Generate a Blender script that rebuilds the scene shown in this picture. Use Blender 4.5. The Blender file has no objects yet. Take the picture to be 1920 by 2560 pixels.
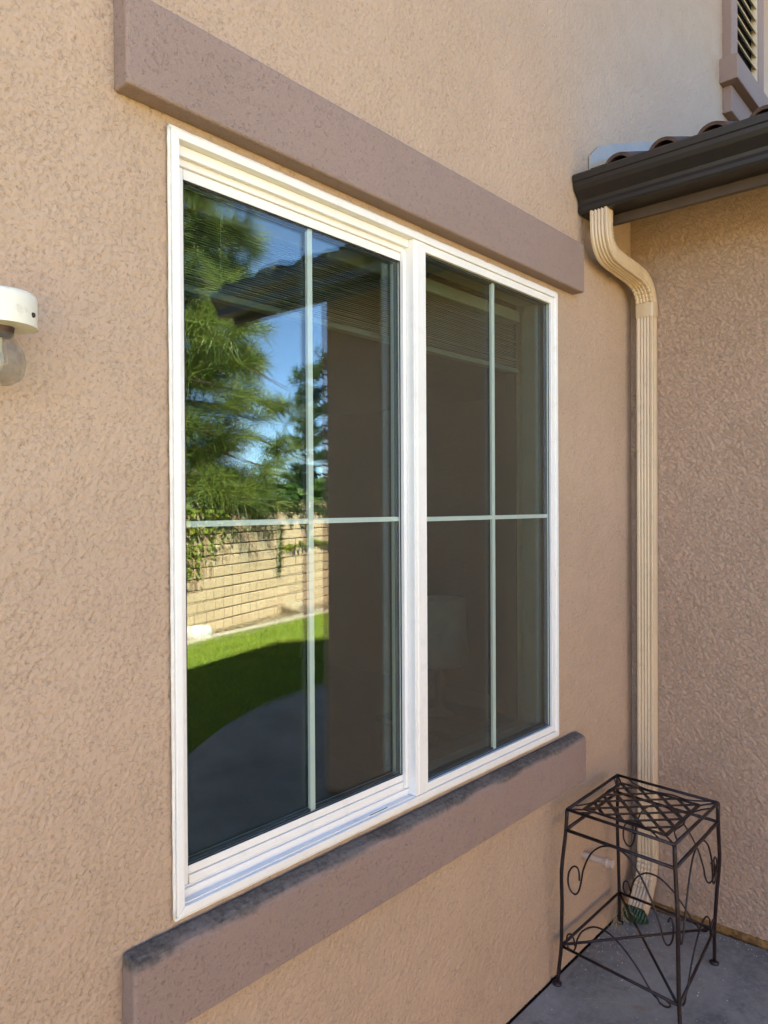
import bpy, bmesh, math, random
import numpy as np
from mathutils import Matrix, Vector

R = math.radians
scene = bpy.context.scene
COL = scene.collection
random.seed(7)
rng = np.random.default_rng(7)

# ------------------------------------------------------------------ camera
cam_d = bpy.data.cameras.new("camera")
cam = bpy.data.objects.new("camera", cam_d)
COL.objects.link(cam)
yaw, pitch, roll = R(41.4), R(.455), R(.3)
fwd = Vector((math.cos(yaw) * math.cos(pitch), math.sin(yaw) * math.cos(pitch), -math.sin(pitch)))
rgt = Vector((math.sin(yaw), -math.cos(yaw), 0))
dwn = fwd.cross(rgt)
r2 = math.cos(roll) * rgt + math.sin(roll) * dwn
d2 = -math.sin(roll) * rgt + math.cos(roll) * dwn
m3 = Matrix((r2, -d2, -fwd)).transposed()
cam.matrix_world = Matrix.Translation((0, -1.2337, 1.6)) @ m3.to_4x4()
cam_d.sensor_fit = 'VERTICAL'
cam_d.sensor_height = 36
cam_d.sensor_width = 27
cam_d.lens = 1860 / 2560 * 36
cam_d.clip_start = .02
cam_d.clip_end = 2000
scene.camera = cam

# ------------------------------------------------------------------ sky, sun, exposure
SUN_EL, SUN_DIR = R(45), Vector((-.5, .866, 0)).normalized()
sun_v = Vector((SUN_DIR.x * math.cos(SUN_EL), SUN_DIR.y * math.cos(SUN_EL), math.sin(SUN_EL)))
world = bpy.data.worlds.new("World")
scene.world = world
world.use_nodes = True
wn = world.node_tree.nodes
wn.clear()
sky = wn.new("ShaderNodeTexSky")
sky.sky_type = 'NISHITA'
sky.sun_disc = False
sky.sun_elevation = SUN_EL
sky.sun_rotation = math.atan2(SUN_DIR.x, SUN_DIR.y)
sky.altitude = 1800
sky.air_density = .8
sky.dust_density = 0
sky.ozone_density = 4.0
bg = wn.new("ShaderNodeBackground")
bg.inputs[1].default_value = .075
wo = wn.new("ShaderNodeOutputWorld")
world.node_tree.links.new(sky.outputs[0], bg.inputs[0])
world.node_tree.links.new(bg.outputs[0], wo.inputs[0])

sun_d = bpy.data.lights.new("sun", 'SUN')
sun_d.energy = 5.0
sun_d.angle = R(.53)
sun_d.color = (1, .93, .82)
sun = bpy.data.objects.new("sun", sun_d)
COL.objects.link(sun)
sun.rotation_euler = (-sun_v).to_track_quat('-Z', 'Y').to_euler()
sun.location = (0, 0, 30)

vs = scene.view_settings
vs.view_transform = 'Standard'
vs.look = 'None'
vs.gamma = 1
vs.use_curve_mapping = False
vs.exposure = 3.4
vs.use_white_balance = True
vs.white_balance_temperature = 7000
vs.white_balance_tint = 10

cy = scene.cycles
cy.max_bounces = 10
cy.diffuse_bounces = 5
cy.glossy_bounces = 5
cy.transparent_max_bounces = 32
cy.transmission_bounces = 6
cy.caustics_reflective = False
cy.caustics_refractive = False
cy.sample_clamp_indirect = 6
cy.use_adaptive_sampling = False
cy.use_denoising = True
cy.denoiser = 'OPENIMAGEDENOISE'
cy.denoising_prefilter = 'ACCURATE'
cy.denoising_input_passes = 'RGB_ALBEDO_NORMAL'


# ------------------------------------------------------------------ materials
def srgb(r, g, b):
    f = lambda c: (c / 12.92 if c <= .04045 else ((c + .055) / 1.055) ** 2.4)
    return (f(r / 255), f(g / 255), f(b / 255), 1)


class NT:
    """a small node-tree writer"""
    def __init__(s, name):
        s.m = bpy.data.materials.new(name)
        s.m.use_nodes = True
        s.t = s.m.node_tree
        s.t.nodes.clear()
        s.out = s.t.nodes.new("ShaderNodeOutputMaterial")
        s.tc = None

    def n(s, typ, **kw):
        nd = s.t.nodes.new(typ)
        for k, v in kw.items():
            setattr(nd, k, v)
        return nd

    def l(s, a, b):
        s.t.links.new(a, b)

    def co(s):
        if not s.tc:
            s.tc = s.n("ShaderNodeTexCoord")
        return s.tc.outputs["Object"]

    def noise(s, scale, detail=3, rough=.5, dist=0, vec=None):
        nd = s.n("ShaderNodeTexNoise")
        nd.inputs["Scale"].default_value = scale
        nd.inputs["Detail"].default_value = detail
        nd.inputs["Roughness"].default_value = rough
        nd.inputs["Distortion"].default_value = dist
        s.l(vec or s.co(), nd.inputs["Vector"])
        return nd.outputs["Fac"]

    def mapr(s, v, a, b, c=0, d=1, smooth=True):
        nd = s.n("ShaderNodeMapRange")
        nd.interpolation_type = 'SMOOTHSTEP' if smooth else 'LINEAR'
        for i, x in zip((1, 2, 3, 4), (a, b, c, d)):
            nd.inputs[i].default_value = x
        s.l(v, nd.inputs[0])
        return nd.outputs[0]

    def math(s, op, a, b=0, c=None):
        nd = s.n("ShaderNodeMath", operation=op)
        for i, x in enumerate((a, b) if c is None else (a, b, c)):
            if isinstance(x, (int, float)):
                nd.inputs[i].default_value = x
            else:
                s.l(x, nd.inputs[i])
        return nd.outputs[0]

    def mix(s, fac, a, b):
        nd = s.n("ShaderNodeMix", data_type='RGBA')
        for sock, x in ((nd.inputs[0], fac), (nd.inputs[6], a), (nd.inputs[7], b)):
            if isinstance(x, (int, float, tuple)):
                sock.default_value = x
            else:
                s.l(x, sock)
        return nd.outputs[2]

    def bump(s, h, strength, dist, nrm=None):
        nd = s.n("ShaderNodeBump")
        nd.inputs["Strength"].default_value = strength
        nd.inputs["Distance"].default_value = dist
        s.l(h, nd.inputs["Height"])
        if nrm is not None:
            s.l(nrm, nd.inputs["Normal"])
        return nd.outputs[0]

    def bsdf(s, col, rough=.6, metal=0, nrm=None, spec=None, **kw):
        p = s.n("ShaderNodeBsdfPrincipled")
        for k, x in (("Base Color", col), ("Roughness", rough), ("Metallic", metal), ("Normal", nrm)):
            if x is None:
                continue
            if isinstance(x, (int, float, tuple)):
                p.inputs[k].default_value = x
            else:
                s.l(x, p.inputs[k])
        if spec is not None:
            p.inputs["Specular IOR Level"].default_value = spec
        for k, x in kw.items():
            p.inputs[k].default_value = x
        s.l(p.outputs[0], s.out.inputs[0])
        return p


def shade(c, k):
    return (c[0] * k, c[1] * k, c[2] * k, 1)


def stucco(name, col, sc=1.0, depth=.0022, stain=False, heavy=False, relief=False, sand=False, roofline_tint=False):
    """cement stucco: a sprayed dash knocked flat in patches by the trowel"""
    t = NT(name)
    big = t.noise(4.5 * sc, 3, .5)
    lowf = t.noise(30 * sc, 5, .66, .15)
    dash_n = t.noise(92 * sc, 5, .66, .25)
    if heavy:
        worm = t.noise(46 * sc, 4, .62, .6)
        ridge = t.mapr(t.math('ABSOLUTE', t.math('SUBTRACT', worm, .5)), .0, .05)
        h = t.math('ADD', t.math('MULTIPLY', ridge, .5), t.math('ADD', t.math('MULTIPLY', lowf, .7), t.math('MULTIPLY', dash_n, 1.0)))
    elif sand:
        h = t.math('ADD', t.math('MULTIPLY', t.mapr(dash_n, .30, .44), .55), t.math('ADD', t.math('MULTIPLY', lowf, .9), t.math('MULTIPLY', t.noise(190 * sc, 4, .66), .9)))
    else:
        pits = t.mapr(dash_n, .32, .48, 0, .70)
        rough = t.math('ADD', pits, t.math('MULTIPLY', t.mapr(dash_n, .46, .72), .42))
        flat = t.mapr(t.math('ADD', lowf, t.mapr(big, .3, .7, -.06, .06)), .52, .60, 0, .92)
        h = t.math('ADD', t.math('MAXIMUM', rough, flat), t.math('ADD', t.math('MULTIPLY', lowf, .8), t.math('MULTIPLY', t.noise(8.5, 3, .55), 1.3)))
    fine = t.math('MULTIPLY', t.noise(520 * sc, 2, .5), .08)
    h = t.math('ADD', h, fine)
    hue = t.noise(2.1, 4, .55)
    c1 = t.mix(t.mapr(hue, .3, .7), shade(col, .95), (col[0] * 1.04, col[1] * 1.04, col[2] * 1.06, 1))
    # sand grains in the finish coat, and grime specks caught in it
    grain = t.noise(310 * sc, 3, .65)
    c1 = t.mix(t.mapr(grain, .25, .75, 0, .30), c1, shade(col, 1.28))
    density = t.mapr(t.noise(11 * sc, 3, .6), .35, .68, .0, .055)
    fleck = t.mapr(t.math('ADD', t.noise(128 * sc, 4, .66, .4), density), .605, .665)
    c2 = t.mix(t.math('MULTIPLY', fleck, .22 if sand else .42), c1, shade(col, .42))
    if roofline_tint:
        # paler tint on the wall along the roofline, fading out upward with a ragged edge
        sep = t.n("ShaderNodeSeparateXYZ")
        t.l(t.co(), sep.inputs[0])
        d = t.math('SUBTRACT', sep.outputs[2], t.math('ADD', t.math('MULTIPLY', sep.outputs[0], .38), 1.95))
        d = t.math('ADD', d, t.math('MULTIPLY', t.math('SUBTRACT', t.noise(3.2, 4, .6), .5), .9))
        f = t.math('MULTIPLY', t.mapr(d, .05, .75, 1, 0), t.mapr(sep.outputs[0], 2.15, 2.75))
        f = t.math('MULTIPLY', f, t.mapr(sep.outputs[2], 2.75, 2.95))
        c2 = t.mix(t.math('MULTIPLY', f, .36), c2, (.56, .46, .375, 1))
    if stain:
        sep = t.n("ShaderNodeSeparateXYZ")
        t.l(t.co(), sep.inputs[0])
        z = t.math('ADD', sep.outputs[2], t.math('MULTIPLY', t.math('SUBTRACT', t.noise(26, 4, .65), .5), .018))
        z = t.math('ADD', z, t.math('MULTIPLY', t.math('SUBTRACT', t.noise(4, 2, .5), .5), .05))
        f = t.mapr(z, .779, .793)
        mott = t.math('ADD', t.math('MULTIPLY', t.noise(75, 4, .7), .6), t.math('MULTIPLY', t.noise(9, 3, .6), .4))
        dirt = t.mix(t.mapr(mott, .36, .64), (.072, .060, .049, 1), (.175, .150, .128, 1))
        c2 = t.mix(t.math('MULTIPLY', f, t.mapr(t.noise(55, 4, .7), .25, .5, .78, .96)), c2, dirt)
    if relief:
        p_n = t.noise((70 if heavy else 125) * sc, 4, .64, .3)
        patch = t.mapr(t.noise(13 * sc, 3, .6), .35, .62)
        if heavy:
            cut = t.mapr(t.math('ABSOLUTE', t.math('SUBTRACT', p_n, .5)), .0, .045)
        else:
            cut = t.mapr(t.math('ADD', p_n, t.math('MULTIPLY', patch, -.055)), .33, .43)
        grit = t.math('ADD', t.math('MULTIPLY', t.noise(260 * sc, 4, .62), .7), t.math('MULTIPLY', cut, .8))
        t.bsdf(c2, .88, nrm=t.bump(grit, 1.0, .0014 if heavy else .0009), spec=.25)
        dn = t.n("ShaderNodeDisplacement")
        dn.inputs["Midlevel"].default_value = 1.35 if heavy else 2.0
        dn.inputs["Scale"].default_value = depth
        t.l(h, dn.inputs["Height"])
        t.l(dn.outputs[0], t.out.inputs["Displacement"])
        t.m.displacement_method = 'DISPLACEMENT'
    else:
        t.bsdf(c2, .88, nrm=t.bump(h, 1.0, depth), spec=.25)
    return t.m


WALL_C = (.425, .302, .208, 1)
TRIM_C = (.272, .192, .158, 1)
M = {}
M['wall'] = stucco("tan_stucco", WALL_C, 1.0, .0022)
M['wall_relief'] = stucco("tan_stucco_relief", WALL_C, 1.0, .0038, relief=True, roofline_tint=True)
M['wall2'] = stucco("tan_stucco_heavy", (.425, .288, .2, 1), 1.0, .004, heavy=True)
M['wall2_relief'] = stucco("tan_stucco_heavy_relief", (.425, .288, .2, 1), 1.0, .0062, heavy=True, relief=True)
M['trim'] = stucco("mauve_stucco", TRIM_C, 1.3, .0019, sand=True)
M['trim_stain'] = stucco("mauve_stucco_mildew", TRIM_C, 1.3, .0019, sand=True, stain=True)


def simple(name, col, rough=.5, metal=0, var=.08, nscale=12, bump=0, bscale=200, spec=.5, dirt=None):
    t = NT(name)
    v = t.noise(nscale, 4, .6)
    c = t.mix(t.mapr(v, .3, .7), shade(col, 1 - var), shade(col, 1 + var))
    if dirt:
        dc, amt, sc = dirt
        c = t.mix(t.math('MULTIPLY', t.mapr(t.noise(sc, 6, .7), .52, .72), amt), c, dc)
    nrm = t.bump(t.noise(bscale, 3, .6), 1, bump) if bump else None
    t.bsdf(c, rough, metal, nrm, spec)
    return t.m


M['vinyl'] = simple("white_vinyl", (.80, .78, .735, 1), .38, 0, .025, 6, .00006, 60, .5, ((.45, .40, .32, 1), .16, 25))
M['caulk'] = simple("white_caulk", (.74, .70, .63, 1), .7, 0, .08, 40, .001, 120, .3)
M['grille'] = simple("white_grille_bar", (.52, .57, .53, 1), .4, 0, .02)
M['spacer'] = simple("dark_spacer", (.05, .055, .06, 1), .35, .4, .1)
M['seal'] = simple("black_seal", (.012, .012, .013, 1), .6)
M['bronze'] = simple("bronze_aluminium", (.015, .0115, .009, 1), .42, 0, .1, 5, .0001, 30, .5, ((.03, .024, .02, 1), .3, 12))
M['beige_metal'] = simple("beige_aluminium", (.58, .44, .285, 1), .34, 0, .04, 5, .0001, 40, .5, ((.36, .26, .16, 1), .4, 22))
M['beige_pvc'] = simple("beige_pvc", (.50, .37, .28, 1), .5)
M['flash'] = simple("grey_flashing", (.34, .315, .275, 1), .5, .1, .08, 9)
M['tile'] = simple("clay_tile", (.085, .052, .04, 1), .85, 0, .35, 14, .002, 70, .3, ((.05, .045, .04, 1), .7, 10))
M['fascia'] = simple("brown_fascia", (.06, .038, .024, 1), .6, 0, .15, 8)
M['iron'] = simple("dark_iron", (.020, .012, .013, 1), .42, .3, .3, 60, .0006, 300, .5, ((.10, .035, .015, 1), .6, 55))
M['cream'] = simple("cream_paint", (.74, .70, .56, 1), .42, 0, .05, 20, .0002, 60, .5, ((.30, .20, .08, 1), .35, 45))
M['screwhead'] = simple("rusty_screw", (.06, .035, .03, 1), .5, .6)
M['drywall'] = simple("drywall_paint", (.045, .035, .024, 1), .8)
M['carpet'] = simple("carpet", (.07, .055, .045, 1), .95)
M['blind'] = simple("blind_slat", (.26, .24, .19, 1), .5)
M['blind_rail'] = simple("blind_rail", (.16, .15, .12, 1), .5)
M['louver'] = simple("louver_paint", (.62, .52, .38, 1), .6)
M['shade'] = simple("lamp_shade_cloth", (.48, .46, .43, 1), .8)
M['dark'] = simple("dark_void", (.015, .014, .014, 1), .9)
M['screed'] = simple("weep_screed", (.23, .125, .045, 1), .8, 0, .4, 40, .002, 90, .2, ((.05, .03, .02, 1), .8, 30))
M['bark'] = simple("pine_bark", (.075, .05, .035, 1), .9, 0, .3, 12, .01, 25)
M['stem'] = simple("vine_stem", (.09, .07, .04, 1), .85)
M['soil'] = simple("dry_soil", (.22, .16, .10, 1), .95, 0, .35, 20, .02, 40, .2, ((.34, .26, .17, 1), .8, 60))
M['rock'] = simple("pale_rock", (.34, .27, .18, 1), .9, 0, .2, 8, .02, 20)
M['rock2'] = simple("white_rock", (.72, .70, .66, 1), .9, 0, .12, 8, .02, 20)
M['curbc'] = simple("curb_concrete", (.42, .36, .27, 1), .9, 0, .15, 10, .004, 60)
M['straw'] = simple("dry_straw", (.38, .30, .17, 1), .8)
M['petal'] = simple("pale_litter", (.62, .58, .52, 1), .8, 0, .2)
M['mortar'] = simple("roof_mortar", (.42, .36, .26, 1), .95, 0, .15, 20, .004, 80)


def concrete():
    t = NT("patio_concrete")
    a = t.noise(2.6, 6, .66, .3)
    b = t.noise(38, 5, .72)
    c = t.mix(t.mapr(a, .32, .68), (.155, .148, .132, 1), (.30, .283, .25, 1))
    c = t.mix(t.math('MULTIPLY', t.mapr(b, .38, .72), .45), c, (.36, .345, .31, 1))
    rust = t.mapr(t.noise(5.2, 4, .6, .4), .61, .71)
    c = t.mix(t.math('MULTIPLY', rust, .6), c, (.24, .135, .06, 1))
    dk = t.mapr(t.noise(9, 6, .72), .55, .70)
    c = t.mix(t.math('MULTIPLY', dk, .5), c, (.085, .083, .08, 1))
    pore = t.mapr(t.noise(190, 2, .5), .66, .74)
    c = t.mix(t.math('MULTIPLY', pore, .5), c, (.05, .05, .05, 1))
    h = t.math('ADD', t.noise(260, 4, .7), t.math('MULTIPLY', t.noise(20, 4, .6), 2))
    t.bsdf(c, .8, nrm=t.bump(h, .9, .0014), spec=.3)
    return t.m


M['concrete'] = concrete()


def block_mat():
    t = NT("slump_block")
    oi = t.n("ShaderNodeObjectInfo")
    a = t.noise(9, 5, .6)
    rnd = t.math('ADD', t.math('MULTIPLY', oi.outputs["Random"], .6), t.math('MULTIPLY', a, .4))
    c = t.mix(rnd, (.52, .375, .225, 1), (.66, .49, .315, 1))
    t.bsdf(c, .92, nrm=t.bump(t.noise(70, 5, .7), 1, .004), spec=.2)
    return t.m


M['block'] = block_mat()
M['joint'] = simple("wall_joint", (.10, .07, .045, 1), .95, 0, .2, 30, .004, 60)


def leafy(name, c_dark, c_light, rough=.5, trans=.35, scale=2.5):
    t = NT(name)
    oi = t.n("ShaderNodeNewGeometry")
    v = t.math('ADD', t.math('MULTIPLY', t.noise(scale, 3, .6), .6), t.math('MULTIPLY', oi.outputs["Random Per Island"], .5))
    c = t.mix(t.mapr(v, .3, .8), c_dark, c_light)
    p = t.bsdf(c, rough, spec=.4)
    tr = t.n("ShaderNodeBsdfTranslucent")
    t.l(c, tr.inputs[0])
    mx = t.n("ShaderNodeMixShader")
    mx.inputs[0].default_value = trans
    t.l(p.outputs[0], mx.inputs[1])
    t.l(tr.outputs[0], mx.inputs[2])
    t.l(mx.outputs[0], t.out.inputs[0])
    return t.m


M['needle'] = leafy("pine_needles", (.06, .098, .017, 1), (.23, .28, .052, 1), .45, .3)
M['needle_far'] = leafy("far_needles", (.022, .05, .014, 1), (.075, .125, .03, 1), .5, .3)
M['bush'] = leafy("bush_leaves", (.03, .07, .015, 1), (.10, .17, .035, 1), .5, .3)
M['ivy'] = leafy("ivy_leaves", (.07, .12, .012, 1), (.30, .34, .04, 1), .45, .4, 6)
M['ivy_dark'] = leafy("creeper_leaves", (.03, .055, .012, 1), (.11, .14, .03, 1), .5, .3, 8)
M['grass'] = leafy("lawn_grass", (.12, .19, .015, 1), (.40, .48, .06, 1), .5, .4, 4)
M['lawn'] = simple("lawn_soil", (.17, .22, .03, 1), .95, 0, .3, 30, .02, 60)
M['weed'] = leafy("weed_leaf", (.012, .034, .012, 1), (.04, .075, .025, 1), .35, .2, 30)
M['earth'] = simple("bare_earth", (.20, .17, .11, 1), .95, 0, .3, 1, 0)


def glass(name, f0, tint, coat=(1, 1, 1, 1)):
    t = NT(name)
    lw = t.n("ShaderNodeLayerWeight")
    lw.inputs[0].default_value = .5
    p5 = t.math('POWER', lw.outputs["Facing"], 5)
    f = t.math('ADD', t.math('MULTIPLY', p5, 1 - f0), f0)
    tr = t.n("ShaderNodeBsdfTransparent")
    tr.inputs[0].default_value = tint
    gl = t.n("ShaderNodeBsdfGlossy")
    gl.inputs["Roughness"].default_value = 0
    gl.inputs[0].default_value = coat
    mx = t.n("ShaderNodeMixShader")
    t.l(f, mx.inputs[0])
    t.l(tr.outputs[0], mx.inputs[1])
    t.l(gl.outputs[0], mx.inputs[2])
    t.l(mx.outputs[0], t.out.inputs[0])
    return t.m


M['glass'] = glass("window_glass", .042, (.95, .985, .97, 1))
M['lowe'] = glass("lowe_glass", .086, (.80, .87, .83, 1), (.80, .91, 1, 1))


def bulb_glass():
    t = NT("bulb_glass")
    p = t.bsdf((.95, .95, .92, 1), .04, spec=.5)
    p.inputs["Transmission Weight"].default_value = 1
    p.inputs["IOR"].default_value = 1.2
    df = t.n("ShaderNodeBsdfDiffuse")
    df.inputs[0].default_value = (.62, .56, .48, 1)
    mx = t.n("ShaderNodeMixShader")
    t.l(t.mapr(t.noise(60, 5, .7), .3, .7, .07, .16), mx.inputs[0])
    t.l(p.outputs[0], mx.inputs[1])
    t.l(df.outputs[0], mx.inputs[2])
    t.l(mx.outputs[0], t.out.inputs[0])
    return t.m


M['bulb'] = bulb_glass()
M['brass'] = simple("lamp_brass", (.55, .42, .2, 1), .35, .9)


# ------------------------------------------------------------------ object helpers
class MB:
    def __init__(s):
        s.v, s.f = [], []

    def box(s, x0, x1, y0, y1, z0, z1):
        b = len(s.v)
        s.v += [(x, y, z) for z in (z0, z1) for y in (y0, y1) for x in (x0, x1)]
        s.f += [tuple(b + i for i in q) for q in ((0, 2, 3, 1), (4, 5, 7, 6), (0, 1, 5, 4), (2, 6, 7, 3), (0, 4, 6, 2), (1, 3, 7, 5))]
        return s

    def prism(s, pts, axis, a, b, cap=True):
        """extrude polygon pts (2-D) along axis from a to b"""
        def P(p, w):
            return {'x': (w, p[0], p[1]), 'y': (p[0], w, p[1]), 'z': (p[0], p[1], w)}[axis]
        n, k = len(pts), len(s.v)
        s.v += [P(p, a) for p in pts] + [P(p, b) for p in pts]
        s.f += [(k + i, k + (i + 1) % n, k + n + (i + 1) % n, k + n + i) for i in range(n)]
        if cap:
            s.f += [tuple(k + i for i in range(n))[::-1], tuple(k + n + i for i in range(n))]
        return s

    def tube(s, path, rad, n=8, closed=False):
        path = [Vector(p) for p in path]
        k, m = len(s.v), len(path)
        rad = rad if hasattr(rad, '__len__') else [rad] * m
        up = None
        for i, p in enumerate(path):
            if closed:
                t = path[(i + 1) % m] - path[i - 1]
            else:
                t = path[min(i + 1, m - 1)] - path[max(i - 1, 0)]
            t.normalize()
            if up is None:
                up = Vector((0, 0, 1)) if abs(t.z) < .9 else Vector((1, 0, 0))
            u = (up - t * up.dot(t))
            if u.length < 1e-6:
                u = t.orthogonal()
            u.normalize()
            w = t.cross(u)
            up = u
            for j in range(n):
                a = 2 * math.pi * j / n
                s.v.append(tuple(p + (u * math.cos(a) + w * math.sin(a)) * rad[i]))
        for i in range(m if closed else m - 1):
            i2 = (i + 1) % m
            for j in range(n):
                j2 = (j + 1) % n
                s.f.append((k + i * n + j, k + i * n + j2, k + i2 * n + j2, k + i2 * n + j))
        if not closed:
            s.f.append(tuple(k + j for j in range(n))[::-1])
            s.f.append(tuple(k + (m - 1) * n + j for j in range(n)))
        return s

    def lathe(s, prof, cx, cy, n=32, a0=0, a1=2 * math.pi, cap=True):
        """prof: (radius, z)"""
        k, m = len(s.v), len(prof)
        full = abs(a1 - a0 - 2 * math.pi) < 1e-6
        nn = n if full else n + 1
        for r, z in prof:
            for j in range(nn):
                a = a0 + (a1 - a0) * j / n
                s.v.append((cx + r * math.cos(a), cy + r * math.sin(a), z))
        for i in range(m - 1):
            for j in range(n):
                j2 = (j + 1) % nn
                s.f.append((k + i * nn + j, k + i * nn + j2, k + (i + 1) * nn + j2, k + (i + 1) * nn + j))
        if cap and full:
            if prof[0][0] > 1e-5:
                s.f.append(tuple(k + j for j in range(nn))[::-1])
            if prof[-1][0] > 1e-5:
                s.f.append(tuple(k + (m - 1) * nn + j for j in range(nn)))
        return s

    def build(s, name, mat, parent=None, bevel=0, smooth=False, seg=2, solid=0):
        me = bpy.data.meshes.new(name)
        me.from_pydata(s.v, [], s.f)
        bm = bmesh.new()
        bm.from_mesh(me)
        bmesh.ops.recalc_face_normals(bm, faces=bm.faces)
        bm.to_mesh(me)
        bm.free()
        me.materials.append(mat)
        o = bpy.data.objects.new(name, me)
        COL.objects.link(o)
        if smooth:
            me.polygons.foreach_set('use_smooth', [True] * len(me.polygons))
        if solid:
            md = o.modifiers.new("thickness", 'SOLIDIFY')
            md.thickness = solid
            md.offset = 0
        if bevel:
            md = o.modifiers.new("edges", 'BEVEL')
            md.width = bevel
            md.segments = seg
            md.limit_method = 'ANGLE'
            md.angle_limit = R(40)
        put(o, parent)
        return o


def put(o, parent):
    if parent is not None:
        o.parent = parent
        # a part's own coordinates are world coordinates; only Empties carry a location
        w = Matrix.Translation(parent.location) if parent.type == 'EMPTY' else Matrix.Identity(4)
        o.matrix_parent_inverse = w.inverted()


def np_mesh(name, verts, faces, mat, parent=None, smooth=False):
    me = bpy.data.meshes.new(name)
    nv, nf, k = len(verts), len(faces), faces.shape[1]
    me.vertices.add(nv)
    me.vertices.foreach_set('co', verts.astype(np.float32).ravel())
    me.loops.add(nf * k)
    me.loops.foreach_set('vertex_index', faces.astype(np.int32).ravel())
    me.polygons.add(nf)
    me.polygons.foreach_set('loop_start', np.arange(0, nf * k, k, dtype=np.int32))
    me.update(calc_edges=True)
    me.validate()
    me.materials.append(mat)
    o = bpy.data.objects.new(name, me)
    COL.objects.link(o)
    put(o, parent)
    return o


def tag(o, label=None, cat=None, group=None, kind=None):
    for k, v in (('label', label), ('category', cat), ('group', group), ('kind', kind)):
        if v:
            o[k] = v
    return o


def empty(name, loc, label=None, cat=None, group=None, parent=None):
    o = bpy.data.objects.new(name, None)
    COL.objects.link(o)
    o.empty_display_size = .1
    o.location = loc
    if parent is not None:
        o.parent = parent
        o.matrix_parent_inverse = Matrix.Translation(parent.location).inverted()
    return tag(o, label, cat, group)


def share(o, parent, loc, rot=None, scale=None):
    c = o.copy()
    COL.objects.link(c)
    c.location = loc
    if rot is not None:
        c.rotation_euler = rot
    if scale is not None:
        c.scale = scale
    put(c, parent)
    return c


# ------------------------------------------------------------------ ground
tag(MB().box(-150, 150, -150, 150, -.3, -.12).build("ground", M['earth']), kind='structure')
# curved back edge of the patio slab
edge = [(-6, -1.55), (-3, -1.6), (0, -1.75), (1.3, -2.0), (2.1, -2.36), (2.8, -2.85), (3.1, -3.05), (3.35, -3.19), (3.66, -3.32), (3.96, -3.42), (4.57, -3.52), (5.5, -3.58), (7, -3.55), (12, -3.3)]


def smooth_line(p, it=2):
    for _ in range(it):
        q = [p[0]]
        for a, b in zip(p, p[1:]):
            q += [(a[0] * .75 + b[0] * .25, a[1] * .75 + b[1] * .25), (a[0] * .25 + b[0] * .75, a[1] * .25 + b[1] * .75)]
        p = q + [p[-1]]
    return p


edge_s = smooth_line(edge)
gap = .0
slab = [(-6, -.006), (2.897, -.006), (2.897, -1.70), (12, -1.70)] + edge_s[::-1]
# the slab is cast in two pours with a joint from the house corner out to the lawn
j0, j1 = Vector((2.893, -1.878)), Vector((.9, -1.88))
patio = MB()
patio.prism(slab, 'z', -.11, 0)
patio_o = tag(patio.build("patio", M['concrete'], None, .006), kind='structure')
jm = MB()
for (a, b) in (((2.42, -2.256), (3.2, -1.72)), ((2.2, -.02), (1.2, -1.9))):
    pass
lawn_poly = edge_s + [(12, -6.9), (-6, -5.2)]
tag(MB().prism([(p[0], p[1] - .004) for p in edge_s] + [(12.2, -8.1), (-6, -2.6)], 'z', -.11, -.022).build("lawn", M['lawn']), kind='structure')


def WL(s, off=0):
    """a point s metres along the garden wall's house-facing base, off metres in front of it"""
    d = Vector((.949, -.315))
    n = Vector((.315, .949))
    p = Vector((5.53, -6.68)) + d * s + n * off
    return p


def curb_off(s):
    return .20 + .085 * min(max(s + 0, 0), 5) + .05 * math.sin(s * 1.1)


ss = np.linspace(-5, 9, 57)
a = [tuple(WL(s, curb_off(s) + .14)) for s in ss]
b = [tuple(WL(s, curb_off(s))) for s in ss]
cm = MB()
cm.prism(a + b[::-1], 'z', -.11, .004)
tag(cm.build("mow_curb", M['curbc'], None, .008), kind='structure')
c = [tuple(WL(s, curb_off(s) - .002)) for s in ss]
d_ = [tuple(WL(s, -.2)) for s in ss]
tag(MB().prism(c + d_[::-1], 'z', -.11, -.012).build("planting_bed", M['soil']), kind='structure')

# grass blades over the stretch of lawn the window mirrors
N = 210000
gx = rng.uniform(2.6, 12.2, N)
gy = rng.uniform(-8.3, -2.6, N)
ey = np.interp(gx, [p[0] for p in edge_s], [p[1] for p in edge_s])
dv = np.array([.949, -.315])
nv = np.array([.315, .949])
rel = np.stack([gx - 5.53, gy + 6.68], 1)
sl, of = rel @ dv, rel @ nv
lim = .20 + .085 * np.clip(sl, 0, 5) + .05 * np.sin(sl * 1.1) + .15
ok = (gy < ey - .015) & (of > lim)
gx, gy = gx[ok], gy[ok]
n = len(gx)
ang = rng.uniform(0, 2 * np.pi, n)
ht = rng.uniform(.02, .05, n)
wd = rng.uniform(.003, .006, n)
ln = rng.normal(0, .016, (n, 2))
v = np.zeros((n, 3, 3))
v[:, 0] = np.stack([gx - np.cos(ang) * wd, gy - np.sin(ang) * wd, np.full(n, -.024)], 1)
v[:, 1] = np.stack([gx + np.cos(ang) * wd, gy + np.sin(ang) * wd, np.full(n, -.024)], 1)
v[:, 2] = np.stack([gx + ln[:, 0], gy + ln[:, 1], -.024 + ht], 1)
tag(np_mesh("grass", v.reshape(-1, 3), np.arange(n * 3).reshape(-1, 3), M['grass']), kind='stuff')

# ------------------------------------------------------------------ house
XC, WEND = 2.905, -1.69
WX0, WX1, WZ0, WZ1 = .790, 2.278, .822, 2.313
house = empty("house", (2.8, 4, 0), "tan stucco house with mauve trim round its white sliding window", "house")
GX, GAP_Z, GS = 2.8, 5.92, .40     # gable apex and rake slope


def rake(x):
    return GAP_Z - .16 - GS * abs(x - GX)


SKX0, SKX1, SKZ1 = .15, 5.0, 4.66


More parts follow.
